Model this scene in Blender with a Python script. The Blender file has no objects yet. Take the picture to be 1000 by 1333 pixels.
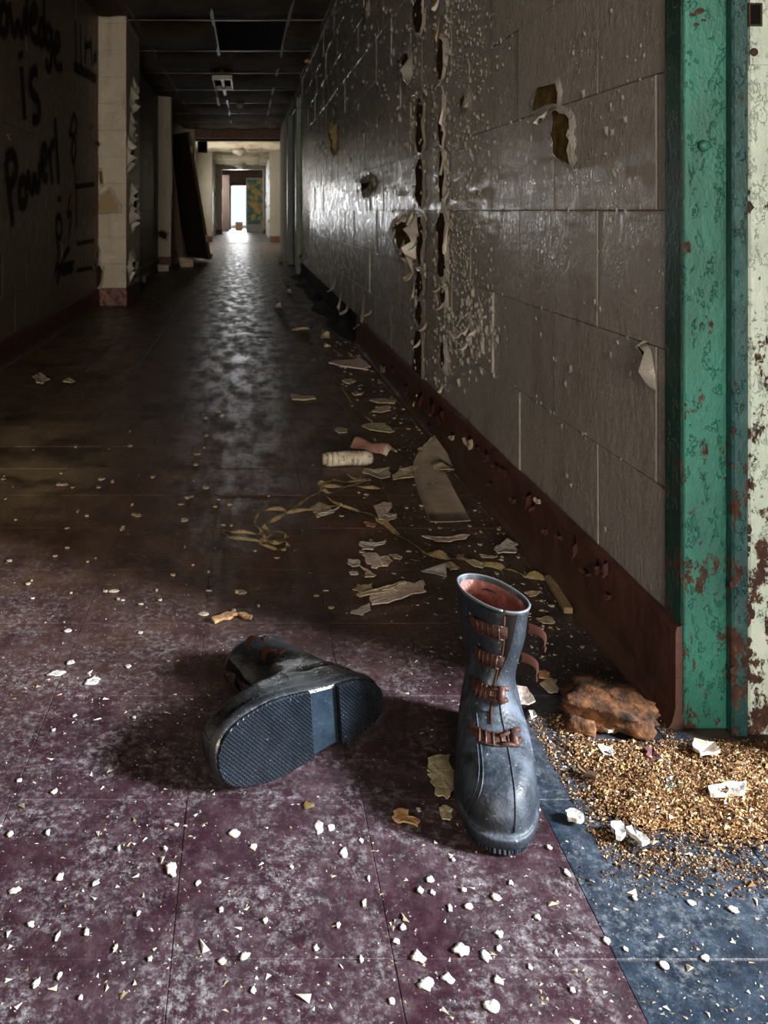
import bpy, math, random
from mathutils import Vector, Matrix, noise as mnoise

R = random.Random(7)
sc = bpy.context.scene
COL = sc.collection
PI = math.pi

# ------------------------------------------------------------------ camera
FPX = 1062.0                      # focal length in pixels of a 1000 x 1333 frame
VX, VY, CH = 321.0, 274.0, 0.725  # vanishing point of the corridor, eye height
WR, WL = 0.61, -1.125             # planes of the right and the left wall
cam_d = bpy.data.cameras.new('camera')
cam = bpy.data.objects.new('camera', cam_d)
COL.objects.link(cam)
cam.location = (0, 0, CH)
cam.rotation_euler = (PI / 2, 0, 0)
cam_d.sensor_fit = 'VERTICAL'
cam_d.sensor_height = 36.0
cam_d.sensor_width = 27.0
cam_d.lens = FPX / 1333.0 * 36.0
cam_d.shift_x = (500 - VX) / 1333.0
cam_d.shift_y = -(666.5 - VY) / 1333.0
cam_d.dof.use_dof = True
cam_d.dof.focus_distance = 1.12
cam_d.dof.aperture_fstop = 14
cam_d.clip_start = 0.02
cam_d.clip_end = 200
sc.camera = cam

# ------------------------------------------------------------------ world, lights, exposure
w = bpy.data.worlds.new('sky')
sc.world = w
w.use_nodes = True
w.node_tree.nodes['Background'].inputs[0].default_value = (0.80, 0.90, 1.0, 1)
w.node_tree.nodes['Background'].inputs[1].default_value = 1.2

def area(name, loc, target, sx, sy, energy, color, spread=PI):
    l = bpy.data.lights.new(name, 'AREA')
    l.shape = 'RECTANGLE'
    l.size, l.size_y, l.energy, l.color = sx, sy, energy, color
    l.spread = spread
    o = bpy.data.objects.new(name, l)
    COL.objects.link(o)
    o.location = loc
    o.rotation_euler = (Vector(target) - Vector(loc)).to_track_quat('-Z', 'Y').to_euler()
    return o

area('window_daylight', (3.02, 0.00, 1.42), (0.2, 0.85, 0.15), 0.60, 0.70, 1050, (0.90, 0.94, 1.0))
area('corridor_daylight', (-0.25, -4.8, 1.35), (-0.2, 4, 0.9), 1.4, 1.7, 310, (1.0, 0.87, 0.70))
area('far_door_daylight', (-0.28, 31.6, 1.0), (-0.2, 20, 0.9), 0.8, 1.9, 260, (0.95, 0.98, 1.0))
area('far_room_daylight', (-1.55, 27.6, 1.35), (0.4, 26.6, 0.8), 1.5, 1.4, 150, (0.88, 0.95, 1.0))
area('lobby_daylight', (-1.17, 17.0, 1.20), (0.5, 17.0, 1.15), 2.8, 0.85, 62, (1.0, 0.95, 0.86))
area('hall_daylight', (-0.93, 22.4, 1.20), (0.5, 22.4, 1.15), 3.4, 0.85, 24, (1.0, 0.93, 0.80))
area('lobby_side_fill', (0.88, 17.0, 1.30), (-0.5, 17.0, 1.5), 2.0, 0.9, 10, (1.0, 0.90, 0.72))  # added fill, unseen, to brighten the lobby's piers and ceiling

sc.view_settings.view_transform = 'Standard'
sc.view_settings.look = 'None'
sc.view_settings.gamma = 1
sc.view_settings.use_curve_mapping = False
sc.view_settings.exposure = 0.0
sc.cycles.use_denoising = True
sc.cycles.max_bounces = 8
sc.cycles.sample_clamp_indirect = 6

# ------------------------------------------------------------------ helpers: pixels of the photograph -> places in the corridor
def FP(px, py, z=0.0):            # a point on the floor
    d = FPX * (CH - z) / (py - VY)
    return Vector(((px - VX) * d / FPX, d, z))
def RWP(px, py):                  # (y, z) on the right wall
    d = FPX * WR / (px - VX)
    return (d, CH + (VY - py) * d / FPX)
def LWP(px, py):                  # (y, z) on the left wall
    d = FPX * WL / (px - VX)
    return (d, CH + (VY - py) * d / FPX)

# ------------------------------------------------------------------ helpers: meshes
class MB:
    def __init__(self): self.v, self.f, self.m = [], [], []
    def add(self, vs, fs, mi=0):
        b = len(self.v)
        self.v += [tuple(p) for p in vs]
        self.f += [tuple(i + b for i in f) for f in fs]
        self.m += [mi] * len(fs)
    def box(self, x0, x1, y0, y1, z0, z1, mi=0, mx=None):
        vs = [Vector((x, y, z)) for z in (z0, z1) for y in (y0, y1) for x in (x0, x1)]
        if mx is not None: vs = [mx @ p for p in vs]
        self.add(vs, [(0, 2, 3, 1), (4, 5, 7, 6), (0, 1, 5, 4), (2, 6, 7, 3), (0, 4, 6, 2), (1, 3, 7, 5)], mi)
    def bbox(self, x0, x1, y0, y1, z0, z1, b, mi=0, mx=None):   # box with chamfered edges
        vs = []; X, Y, Z = (x0, x1), (y0, y1), (z0, z1)
        for i in (0, 1):
            for j in (0, 1):
                for k in (0, 1):
                    sx, sy, sz = (1 - 2 * i), (1 - 2 * j), (1 - 2 * k)
                    vs += [Vector((X[i], Y[j] + sy * b, Z[k] + sz * b)), Vector((X[i] + sx * b, Y[j], Z[k] + sz * b)), Vector((X[i] + sx * b, Y[j] + sy * b, Z[k]))]
        if mx is not None: vs = [mx @ p for p in vs]
        I = lambda i, j, k, a: (i * 4 + j * 2 + k) * 3 + a
        fs = []
        for i in (0, 1):
            fs.append([I(i, 0, 0, 0), I(i, 0, 1, 0), I(i, 1, 1, 0), I(i, 1, 0, 0)])
            fs.append([I(0, i, 0, 1), I(1, i, 0, 1), I(1, i, 1, 1), I(0, i, 1, 1)])
            fs.append([I(0, 0, i, 2), I(0, 1, i, 2), I(1, 1, i, 2), I(1, 0, i, 2)])
        for a in (0, 1):
            for c in (0, 1):
                fs.append([I(0, a, c, 1), I(1, a, c, 1), I(1, a, c, 2), I(0, a, c, 2)])
                fs.append([I(a, 0, c, 0), I(a, 1, c, 0), I(a, 1, c, 2), I(a, 0, c, 2)])
                fs.append([I(a, c, 0, 0), I(a, c, 1, 0), I(a, c, 1, 1), I(a, c, 0, 1)])
                for k in (0, 1): fs.append([I(a, c, k, 0), I(a, c, k, 1), I(a, c, k, 2)])
        self.add(vs, fs, mi)
    def grid(self, rows, closed=False, mi=0):
        n = len(rows[0]); b = len(self.v)
        for r in rows: self.v += [tuple(p) for p in r]
        for i in range(len(rows) - 1):
            for j in range(n if closed else n - 1):
                k = (j + 1) % n
                self.f.append((b + i * n + j, b + i * n + k, b + (i + 1) * n + k, b + (i + 1) * n + j)); self.m.append(mi)
    def tube(self, pts, r, n=6, mi=0, taper=None):
        rows = []
        pts = [Vector(p) for p in pts]
        up = Vector((0, 0, 1))
        for i, p in enumerate(pts):
            t = (pts[min(i + 1, len(pts) - 1)] - pts[max(i - 1, 0)])
            if t.length < 1e-9: t = Vector((0, 1, 0))
            t.normalize()
            a = t.cross(up)
            if a.length < .05: a = t.cross(Vector((1, 0, 0)))
            a.normalize(); c = a.cross(t)
            rr = r if taper is None else r * taper[i]
            rows.append([p + (a * math.cos(2 * PI * k / n) + c * math.sin(2 * PI * k / n)) * rr for k in range(n)])
        b = len(self.v)
        self.grid(rows, True, mi)
        self.f.append(tuple(range(b + n - 1, b - 1, -1))); self.m.append(mi)
        e = b + (len(rows) - 1) * n
        self.f.append(tuple(range(e, e + n))); self.m.append(mi)
    def mesh(self, name, mats, smooth=False):
        me = bpy.data.meshes.new(name)
        me.from_pydata(self.v, [], self.f)
        for m in (mats if isinstance(mats, (list, tuple)) else [mats]): me.materials.append(m)
        if any(self.m): me.polygons.foreach_set('material_index', self.m)
        if smooth: me.polygons.foreach_set('use_smooth', [True] * len(me.polygons))
        me.update()
        return me
    def build(self, name, mats, parent=None, smooth=False, loc=None):
        return link(name, self.mesh(name, mats, smooth), parent, loc)

def link(name, me, parent=None, loc=None):
    o = bpy.data.objects.new(name, me)
    COL.objects.link(o)
    if parent is not None: o.parent = parent
    if loc is not None: o.location = loc
    return o
def tag(o, label=None, cat=None, group=None, kind=None):
    if label: o['label'] = label
    if cat: o['category'] = cat
    if group: o['group'] = group
    if kind: o['kind'] = kind
    return o
def thing(name, label, cat, loc=(0, 0, 0), rot=(0, 0, 0), group=None):
    o = bpy.data.objects.new(name, None)
    COL.objects.link(o)
    o.empty_display_size = .05
    o.location = loc; o.rotation_euler = rot
    return tag(o, label, cat, group)
def struct(name, mb, m, smooth=False):
    return tag(mb.build(name, m, None, smooth), kind='structure')
def sbox(name, x0, x1, y0, y1, z0, z1, m):
    b = MB(); b.box(x0, x1, y0, y1, z0, z1)
    return struct(name, b, m)

# ------------------------------------------------------------------ helpers: node materials
class NM:
    def __init__(self, name, base=(.5, .5, .5), rough=.6, spec=.5, metal=0.0):
        self.mat = bpy.data.materials.new(name); self.mat.use_nodes = True
        self.nt = self.mat.node_tree; self.b = self.nt.nodes['Principled BSDF']
        self.set(self.b, 'Base Color', base); self.set(self.b, 'Roughness', rough)
        self.set(self.b, 'Specular IOR Level', spec); self.set(self.b, 'Metallic', metal)
    def set(self, n, key, v):
        s = n.inputs[key]
        if isinstance(v, bpy.types.NodeSocket): self.nt.links.new(v, s)
        elif isinstance(v, (tuple, list)) and s.type == 'RGBA': s.default_value = (*v[:3], 1)
        else: s.default_value = v
    def node(self, t, ins=None, **props):
        n = self.nt.nodes.new(t)
        for k, v in props.items(): setattr(n, k, v)
        for k, v in (ins or {}).items(): self.set(n, k, v)
        return n
    def pos(self, s=(1, 1, 1)):
        g = self.node('ShaderNodeNewGeometry')
        return self.node('ShaderNodeMapping', {'Vector': g.outputs['Position'], 'Scale': s}).outputs[0]
    def loc(self, s=(1, 1, 1)):
        g = self.node('ShaderNodeTexCoord')
        return self.node('ShaderNodeMapping', {'Vector': g.outputs['Object'], 'Scale': s}).outputs[0]
    def noise(self, vec, scale, detail=4, rough=.6, dist=0):
        return self.node('ShaderNodeTexNoise', {'Vector': vec, 'Scale': scale, 'Detail': detail, 'Roughness': rough, 'Distortion': dist}).outputs[0]
    def vor(self, vec, scale, out='Distance', feature='F1', rnd=1.0):
        return self.node('ShaderNodeTexVoronoi', {'Vector': vec, 'Scale': scale, 'Randomness': rnd}, feature=feature).outputs[out]
    def rng(self, f, a, b, c=0.0, d=1.0):
        return self.node('ShaderNodeMapRange', {'Value': f, 'From Min': a, 'From Max': b, 'To Min': c, 'To Max': d}, interpolation_type='SMOOTHSTEP').outputs[0]
    def math(self, op, a, b=0.0):
        n = self.node('ShaderNodeMath', operation=op)
        self.set(n, 0, a); self.set(n, 1, b)
        return n.outputs[0]
    def mix(self, f, a, b):
        n = self.node('ShaderNodeMix', data_type='RGBA')
        self.set(n, 0, f); self.set(n, 6, a); self.set(n, 7, b)
        return n.outputs[2]
    def ramp(self, f, stops):
        n = self.node('ShaderNodeValToRGB', {'Fac': f})
        e = n.color_ramp.elements
        while len(e) < len(stops): e.new(.5)
        for i, (p, c) in enumerate(stops): e[i].position = p; e[i].color = (*c, 1)
        return n.outputs[0]
    def xyz(self, vec):
        return self.node('ShaderNodeSeparateXYZ', {'Vector': vec}).outputs
    def island(self): return self.node('ShaderNodeNewGeometry').outputs['Random Per Island']
    def rand(self): return self.node('ShaderNodeObjectInfo').outputs['Random']
    def color(self, c): self.set(self.b, 'Base Color', c); return self
    def rough(self, c): self.set(self.b, 'Roughness', c); return self
    def bump(self, h, dist=.01, strength=1.0, prev=None):
        ins = {'Height': h, 'Distance': dist, 'Strength': strength}
        if prev is not None: ins['Normal'] = prev
        n = self.node('ShaderNodeBump', ins).outputs[0]
        self.set(self.b, 'Normal', n)
        return n

# --- painted concrete block (warm grey gloss paint, blistered)
def paint(name, base, rough, dirt=(.10, .07, .045), dirt_amt=.5, blister=1.0):
    m = NM(name, base, rough)
    p = m.pos()
    st = m.noise(m.pos((1, 1, .18)), 9, 4)
    d = m.math('MULTIPLY', m.rng(st, .5, .78), dirt_amt)
    big = m.noise(p, 1.6, 3)
    c = m.mix(d, base, dirt)
    c = m.mix(m.math('MULTIPLY', m.rng(big, .45, .75), .35 * dirt_amt), c, dirt)
    m.color(c)
    fine = m.noise(p, 170, 3, .7)
    low = m.noise(p, 14, 3)
    fine2 = m.noise(m.pos((1, 1, .6)), 75, 4, .7)
    n = m.bump(m.math('ADD', m.math('MULTIPLY', fine, .3), m.math('ADD', low, m.math('MULTIPLY', fine2, .7))), .0042, .75)
    v = m.noise(m.pos((1, 1, .5)), 110, 3, .5)
    msk = m.rng(m.noise(p, 3.1, 4), .50, .62)
    bl = m.math('MULTIPLY', m.rng(v, .56, .72), msk)
    m.bump(bl, .004 * blister, .9, n)
    m.rough(m.rng(m.noise(p, 22, 4), .3, .7, rough - .08, rough + .12))
    return m.mat
M = {}
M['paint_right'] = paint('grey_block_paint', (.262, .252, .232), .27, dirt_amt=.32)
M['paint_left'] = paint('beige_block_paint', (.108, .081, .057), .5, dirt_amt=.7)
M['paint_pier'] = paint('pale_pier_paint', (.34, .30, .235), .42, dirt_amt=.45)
M['paint_far'] = paint('cream_far_paint', (.31, .285, .225), .5, dirt_amt=.5)
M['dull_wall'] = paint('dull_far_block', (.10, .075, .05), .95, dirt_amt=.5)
M['joint'] = NM('joint_paint', (.22, .19, .158), .5).mat
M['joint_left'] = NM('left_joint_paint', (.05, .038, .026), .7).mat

m = NM('bare_block', rough=.95, spec=.1)
p = m.pos()
m.color(m.ramp(m.noise(p, 45, 5), [(.25, (.022, .015, .005)), (.5, (.085, .058, .02)), (.8, (.17, .12, .05))]))
m.bump(m.noise(p, 160, 4), .004)
M['bare'] = m.mat
M['bare_tan'] = NM('bare_tan_plaster', (.27, .20, .11), .9).mat
m = NM('bare_block_brown', rough=.95, spec=.1)
p = m.pos()
m.color(m.ramp(m.noise(p, 40, 5), [(.3, (.006, .004, .002)), (.55, (.035, .02, .008)), (.85, (.08, .05, .02))]))
m.bump(m.noise(p, 120, 4), .004)
M['bare_dark'] = m.mat
m = NM('curled_paint', rough=.45)
m.color(m.ramp(m.island(), [(0, (.42, .38, .31)), (.6, (.55, .52, .46)), (1, (.38, .30, .17))]))
m.bump(m.noise(m.pos(), 150, 3), .002, .5)
M['curl'] = m.mat
M['curl_pale'] = NM('pale_curled_paint', (.60, .57, .50), .5).mat
M['curl_yellow'] = NM('yellow_paint_back', (.42, .33, .15), .7).mat

# --- baseboard
m = NM('maroon_rubber', rough=.55)
p = m.pos()
c = m.ramp(m.noise(m.pos((1, 1, 1)), 18, 5), [(.3, (.028, .009, .007)), (.55, (.070, .024, .017)), (.8, (.105, .046, .032))])
zz = m.xyz(m.pos())[2]
grime = m.math('MULTIPLY', m.rng(zz, .11, .01), m.rng(m.noise(p, 7, 4), .3, .6))
c = m.mix(m.math('MULTIPLY', grime, .7), c, (.05, .028, .014))
m.color(c)
m.bump(m.noise(p, 60, 4), .003, .6)
M['maroon'] = m.mat
M['maroon_chip'] = NM('maroon_paint_chip', (.065, .024, .019), .5).mat
M['black_gap'] = NM('near_black', (.006, .005, .004), .9, .1).mat  # near black; also stands in for the shade in the boot's fold
m = NM('worn_pier_base', rough=.7)
p = m.pos()
m.color(m.ramp(m.noise(p, 30, 5), [(.38, (.010, .007, .006)), (.5, (.12, .045, .04)), (.7, (.20, .10, .085))]))
M['maroon_worn'] = m.mat

# --- floor tiles
def tile(name, cols, dust, near):
    m = NM(name, rough=.4)
    p = m.pos()
    x, y, z = m.xyz(m.pos())
    mott = m.noise(p, 30, 6, .75)
    base = m.ramp(mott, [(.3, cols[0]), (.5, cols[1]), (.72, cols[2])])
    # brown beyond the lit patch: warmer light put into the floor colour
    warm_far = m.math('MULTIPLY', m.rng(m.math('ADD', y, m.math('MULTIPLY', m.noise(p, 3, 4), .7)), 1.35, 2.2), .8)
    base = m.mix(warm_far, base, m.ramp(m.noise(p, 11, 6, .7), [(.3, (.024, .012, .008)), (.52, (.085, .047, .029)), (.8, (.17, .108, .063))]))
    # dried silt by the left wall
    sx = m.rng(x, -.25, -.6); sy = m.math('MULTIPLY', m.rng(y, 1.75, 2.15), m.rng(y, 3.2, 2.3))
    silt = m.math('MULTIPLY', m.math('MULTIPLY', sx, sy), m.rng(m.noise(p, 5, 6, .7), .38, .62))
    base = m.mix(m.math('MULTIPLY', silt, .95), base, (.25, .195, .115))
    blk = m.math('MULTIPLY', m.rng(m.noise(p, 2.3, 5, .65), .52, .62), m.rng(y, 2.0, 2.7))
    base = m.mix(m.math('MULTIPLY', blk, .8), base, (.012, .010, .007))
    # plaster dust and specks
    dm = m.math('MULTIPLY', m.rng(m.noise(p, 88, 7, .82), .45, .66), m.rng(m.noise(p, 9, 6, .8), .40, .64))
    amt = m.rng(y, 2.0, .9, .18, near)
    base = m.mix(m.math('MULTIPLY', dm, amt), base, dust)
    sp = m.math('MULTIPLY', m.rng(m.noise(p, 150, 5, .75), .62, .67), m.rng(m.noise(p, 17, 4, .7), .42, .60))
    base = m.mix(m.math('MULTIPLY', sp, m.rng(y, 3.0, 1.0, .22, .85)), base, (.55, .53, .50))
    m.color(base)
    rr = m.rng(m.noise(m.pos((1, .35, 1)), 14, 5, .7), .35, .65, .30, .58)
    m.rough(m.math('ADD', rr, m.math('MULTIPLY', dm, .35)))
    b = m.bump(m.noise(p, 42, 5, .7), .0030, .6)
    wav = m.noise(m.pos((.6, 4.5, 1)), 3.0, 3, .6)
    m.bump(wav, .006, m.rng(y, 2.0, 5.0, .05, .75), b)
    return m.mat
M['tile_maroon'] = tile('maroon_floor_tile', [(.008, .0035, .005), (.026, .010, .015), (.056, .034, .040)], (.30, .29, .30), .62)
M['tile_blue'] = tile('slate_floor_tile', [(.003, .005, .009), (.009, .0155, .026), (.030, .043, .062)], (.20, .22, .24), .5)
M['grout'] = NM('tile_joint_dirt', (.075, .056, .048), .8).mat
M['floor_far'] = M['tile_maroon']

# --- painted steel of the doorway
def steel(name, base, rust_lo, rough=.32, light=None):
    m = NM(name, base, rough)
    p = m.pos((1, 1, .6))
    x, y, z = m.xyz(m.pos())
    c = m.mix(m.rng(m.noise(p, 12, 5), .35, .7), base, tuple(v * .62 for v in base))
    if light: c = m.mix(m.rng(m.noise(p, 26, 5, .7), .5, .66), c, light)
    low = m.rng(z, .75, .05, 0, .10)
    rn = m.math('ADD', m.noise(p, 34, 6, .75), low)
    rm = m.rng(rn, rust_lo, rust_lo + .05)
    rust = m.ramp(m.noise(p, 90, 4), [(.3, (.014, .005, .004)), (.6, (.060, .022, .014)), (.85, (.15, .085, .05))])
    m.color(m.mix(rm, c, rust))
    m.rough(m.math('ADD', m.math('MULTIPLY', rm, .5), rough))
    chips = m.rng(m.noise(p, 60, 5, .7), .56, .60)
    b = m.bump(m.noise(p, 120, 4, .7), .004, .55)
    b = m.bump(chips, .002, .8, b)
    m.bump(rm, .002, -.8, b)
    return m.mat
M['green'] = steel('green_painted_steel', (.017, .155, .120), .625, .46)
M['green_shaded'] = steel('shaded_green_painted_steel', (.008, .045, .035), .62, .4)  # the jamb's green with the casing's shade put into the colour
M['teal'] = steel('teal_painted_steel', (.009, .062, .064), .595, .45, light=(.024, .10, .095))
M['mint'] = steel('mint_primed_steel', (.56, .68, .61), .585, light=(.62, .70, .65))
m = NM('rusted_iron', rough=.8)
m.color(m.ramp(m.noise(m.pos(), 130, 4), [(.3, (.016, .006, .005)), (.6, (.05, .02, .014)), (.85, (.12, .065, .04))]))
m.bump(m.noise(m.pos(), 200, 3), .002)
M['rust'] = m.mat
M['far_green'] = steel('far_green_steel', (.028, .095, .055), .64, .35)
M['far_blue'] = steel('far_blue_green_steel', (.025, .055, .06), .64, .35)

# --- ceiling
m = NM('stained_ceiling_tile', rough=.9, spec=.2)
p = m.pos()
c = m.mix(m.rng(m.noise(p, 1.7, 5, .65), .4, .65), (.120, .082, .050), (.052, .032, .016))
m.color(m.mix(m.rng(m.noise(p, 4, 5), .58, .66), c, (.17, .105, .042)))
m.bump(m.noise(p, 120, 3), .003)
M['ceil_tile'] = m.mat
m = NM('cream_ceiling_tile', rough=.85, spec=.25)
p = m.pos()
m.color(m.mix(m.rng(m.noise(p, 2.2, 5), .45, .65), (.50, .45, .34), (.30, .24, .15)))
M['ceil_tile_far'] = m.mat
M['ceil_bar'] = NM('ceiling_grid_metal', (.075, .064, .050), .45).mat
M['fixture'] = NM('old_white_enamel', (.36, .32, .26), .45).mat
M['plenum'] = NM('dark_slab', (.03, .025, .02), .9).mat

# --- woods
def wood(name, a, b, sc_=(12, 1.2, 12)):
    m = NM(name, rough=.7)
    p = m.pos(sc_)
    n = m.noise(p, 3, 5, .7)
    m.color(m.ramp(n, [(.3, a), (.7, b)])); m.bump(n, .003, .6)
    return m.mat
M['wood_dark'] = wood('dark_door_wood', (.012, .007, .004), (.035, .021, .012), (12, 12, 1.2))
M['wood_edge'] = wood('brown_board_edge', (.055, .030, .015), (.11, .066, .035), (12, 12, 1.2))
M['wood_tan'] = wood('tan_stick_wood', (.14, .095, .05), (.28, .20, .11), (40, 40, 40))
M['wood_pink'] = wood('pinkish_brown_far_wood', (.12, .07, .05), (.22, .14, .10), (12, 12, 1.2))

# --- peeling far panel
m = NM('peeling_teal_panel', rough=.6)
p = m.pos()
c = m.ramp(m.noise(p, 5, 6, .65), [(.44, (.045, .17, .155)), (.50, (.14, .22, .16)), (.54, (.50, .30, .075)), (.8, (.62, .42, .13))])
m.color(c)
M['far_panel'] = m.mat

# --- rubber boots
def rubber(name, lo, hi, dust, amt, rough, rl=.22):
    m = NM(name, rough=rough, spec=.32 if rough > .3 else .5)
    p = m.loc()
    n = m.noise(p, 16, 5, .65)
    c = m.ramp(n, [(.3, lo), (.7, hi)])
    top_lit = m.rng(m.xyz(m.node('ShaderNodeNewGeometry').outputs['Normal'])[2], -.1, .6, .05, 1.0)  # upward faces paler: light on the toe put into the dust colour
    d = m.math('MULTIPLY', m.math('MULTIPLY', m.rng(m.noise(p, 24, 6, .7), .36, .68), amt), top_lit)
    c = m.mix(d, c, dust)
    sp = m.rng(m.noise(p, 190, 3, .6), .66, .74)
    c = m.mix(m.math('MULTIPLY', sp, .5 * amt), c, (.45, .45, .45))
    m.color(c)
    m.rough(m.math('ADD', m.math('MULTIPLY', d, rl), rough))
    b = m.bump(m.noise(p, 28, 4), .006, .5)
    m.bump(m.noise(p, 260, 3), .0012, .5, b)
    return m
M['boot_blue'] = rubber('dusty_top_lit_blue_grey_rubber', (.003, .005, .008), (.010, .015, .022), (.054, .071, .094), .8, .48).mat
M['boot_black'] = rubber('black_rubber', (.004, .005, .006), (.012, .014, .016), (.05, .055, .06), .5, .24).mat
m = rubber('tread_rubber', (.003, .005, .008), (.008, .013, .020), (.045, .065, .09), .35, .22)
p = m.loc()
x, y, z = m.xyz(p)
k1 = m.math('SINE', m.math('MULTIPLY', m.math('ADD', x, y), 1150.0))
k2 = m.math('SINE', m.math('MULTIPLY', m.math('SUBTRACT', x, y), 1150.0))
m.bump(m.math('MULTIPLY', m.math('MAXIMUM', k1, k2), 1.0), .0016, 1.0)
M['tread'] = m.mat
M['sole_plain'] = rubber('smooth_sole_rubber', (.004, .007, .012), (.011, .020, .030), (.045, .065, .09), .4, .24).mat
m = NM('red_boot_lining', rough=.9, spec=.2)
m.color(m.ramp(m.noise(m.loc(), 40, 5), [(.3, (.09, .034, .026)), (.55, (.22, .095, .078)), (.8, (.40, .25, .225))]))
m.bump(m.noise(m.loc(), 220, 3), .002)
M['lining'] = m.mat
m = NM('rusty_buckle', rough=.55, metal=.35)
m.color(m.ramp(m.noise(m.loc(), 140, 4), [(.3, (.016, .006, .005)), (.6, (.058, .021, .014)), (.85, (.11, .050, .033))]))
m.bump(m.noise(m.loc(), 300, 3), .001)
M['buckle'] = m.mat
M['strap'] = NM('dark_brown_strap', (.032, .012, .008), .9, .1).mat
M['rim'] = NM('boot_rim_rubber', (.07, .085, .09), .4).mat
M['rim_black'] = NM('black_rim_rubber', (.012, .013, .014), .35).mat

# --- debris
def debris(name, stops, scale=60, bumpd=.003, rough=.8):
    m = NM(name, rough=rough, spec=.3)
    m.color(m.ramp(m.noise(m.pos(), scale, 5, .65), stops))
    m.bump(m.noise(m.pos(), scale * 2.2, 4), bumpd, .7)
    return m.mat
M['flake_white'] = debris('white_paint_flake', [(.3, (.24, .225, .205)), (.55, (.43, .41, .39)), (.8, (.52, .505, .49))])
M['flake_cream'] = debris('cream_paint_flake', [(.3, (.22, .165, .11)), (.55, (.46, .39, .285)), (.8, (.62, .55, .43))])
M['flake_pinkish'] = debris('pale_pink_paint_flake', [(.3, (.30, .23, .19)), (.55, (.52, .44, .39)), (.8, (.60, .54, .50))])
M['flake_grey'] = debris('grey_vinyl_sheet', [(.25, (.09, .068, .05)), (.42, (.32, .265, .21)), (.8, (.46, .41, .34))], 16)
M['flake_yellow'] = debris('pale_yellow_flake', [(.3, (.22, .19, .11)), (.6, (.42, .38, .25)), (.8, (.50, .46, .32))])
M['flake_tan'] = debris('tan_chip', [(.3, (.20, .11, .05)), (.6, (.45, .27, .13)), (.8, (.60, .42, .25))])
M['carton'] = debris('dusty_pink_carton', [(.3, (.23, .115, .085)), (.6, (.38, .21, .165)), (.85, (.46, .30, .25))], 30)
M['foam'] = debris('orange_brown_insulation', [(.36, (.010, .005, .003)), (.48, (.055, .023, .009)), (.62, (.14, .06, .022)), (.85, (.22, .12, .06))], 38, .006, .95)
M['twine'] = debris('yellowed_packing_tape', [(.3, (.13, .095, .048)), (.6, (.29, .225, .12)), (.85, (.40, .33, .20))], 50)
m = NM('faded_newsprint', rough=.85, spec=.2)
p = m.loc()
x, y, z = m.xyz(p)
bars = m.math('MULTIPLY', m.rng(m.noise(m.loc((1, .02, .02)), 150, 2, .5), .5, .54), m.rng(m.noise(m.loc((.3, 1, 1)), 75, 3), .46, .52))
m.color(m.mix(m.math('MULTIPLY', bars, .75), m.ramp(m.noise(p, 40, 4), [(.3, (.38, .34, .27)), (.7, (.68, .64, .55))]), (.10, .085, .07)))
M['paper'] = m.mat
m = NM('tan_crumbs', rough=.9, spec=.2)
m.color(m.ramp(m.island(), [(0, (.018, .008, .004)), (.35, (.085, .040, .016)), (.7, (.24, .135, .056)), (.93, (.40, .26, .13)), (1, (.52, .46, .38))]))
M['crumbs'] = m.mat
m = NM('plaster_crumbs', rough=.9, spec=.2)
m.color(m.ramp(m.island(), [(0, (.12, .09, .05)), (.4, (.26, .21, .15)), (.75, (.42, .38, .33)), (1, (.52, .50, .48))]))
M['plaster'] = m.mat
m = NM('crumb_bed', rough=.95, spec=.1)
m.color(m.ramp(m.noise(m.pos(), 150, 5, .75), [(.3, (.04, .02, .009)), (.5, (.22, .115, .045)), (.7, (.46, .29, .13))]))
m.bump(m.noise(m.pos(), 170, 4), .006)
M['crumb_bed'] = m.mat
M['dark_chip'] = debris('dark_red_chip', [(.3, (.03, .010, .010)), (.7, (.09, .03, .026))])
M['black_mottle'] = debris('mottled_black', [(.3, (.004, .003, .003)), (.7, (.012, .009, .007)), (.9, (.04, .03, .022))], 25, .006, 1.0)  # mottled black; on the side room's wall it stands in for shade
m = NM('black_spray_paint', (.006, .005, .004), .7, .2)
at = m.node('ShaderNodeAttribute', attribute_name='cover')
tr = m.node('ShaderNodeBsdfTransparent')
mx = m.node('ShaderNodeMixShader')
out = [n for n in m.nt.nodes if n.type == 'OUTPUT_MATERIAL'][0]
nn = m.math('MULTIPLY', at.outputs['Fac'], m.rng(m.noise(m.pos(), 30, 4), .15, .4, .75, 1.0))
m.nt.links.new(nn, mx.inputs[0]); m.nt.links.new(tr.outputs[0], mx.inputs[1])
m.nt.links.new(m.b.outputs[0], mx.inputs[2]); m.nt.links.new(mx.outputs[0], out.inputs[0])
M['spray'] = m.mat

# ================================================================== FLOOR
b = MB(); b.box(-1.9, 3.1, -5.1, 9.0, -.06, -.0012)
floor = struct('floor', b, M['grout'])
b = MB(); b.box(-2.4, 1.6, 9.0, 40, -.06, -.0015)
struct('floor', b, M['floor_far'])
TW, TL, TX, TY = .2155, .2145, -.073, .790
def tile_mesh(name, wd, ln, mt):
    b = MB(); g = .0003
    x0, x1, y0, y1 = g, wd - g, g, ln - g; c = .0007
    b.add([(x0, y0, -.0035), (x1, y0, -.0035), (x1, y1, -.0035), (x0, y1, -.0035),
           (x0, y0, -c), (x1, y0, -c), (x1, y1, -c), (x0, y1, -c),
           (x0 + c, y0 + c, 0), (x1 - c, y0 + c, 0), (x1 - c, y1 - c, 0), (x0 + c, y1 - c, 0)],
          [(0, 1, 5, 4), (1, 2, 6, 5), (2, 3, 7, 6), (3, 0, 4, 7), (4, 5, 9, 8), (5, 6, 10, 9), (6, 7, 11, 10), (7, 4, 8, 11), (8, 9, 10, 11)])
    return b.mesh(name, mt)
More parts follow.
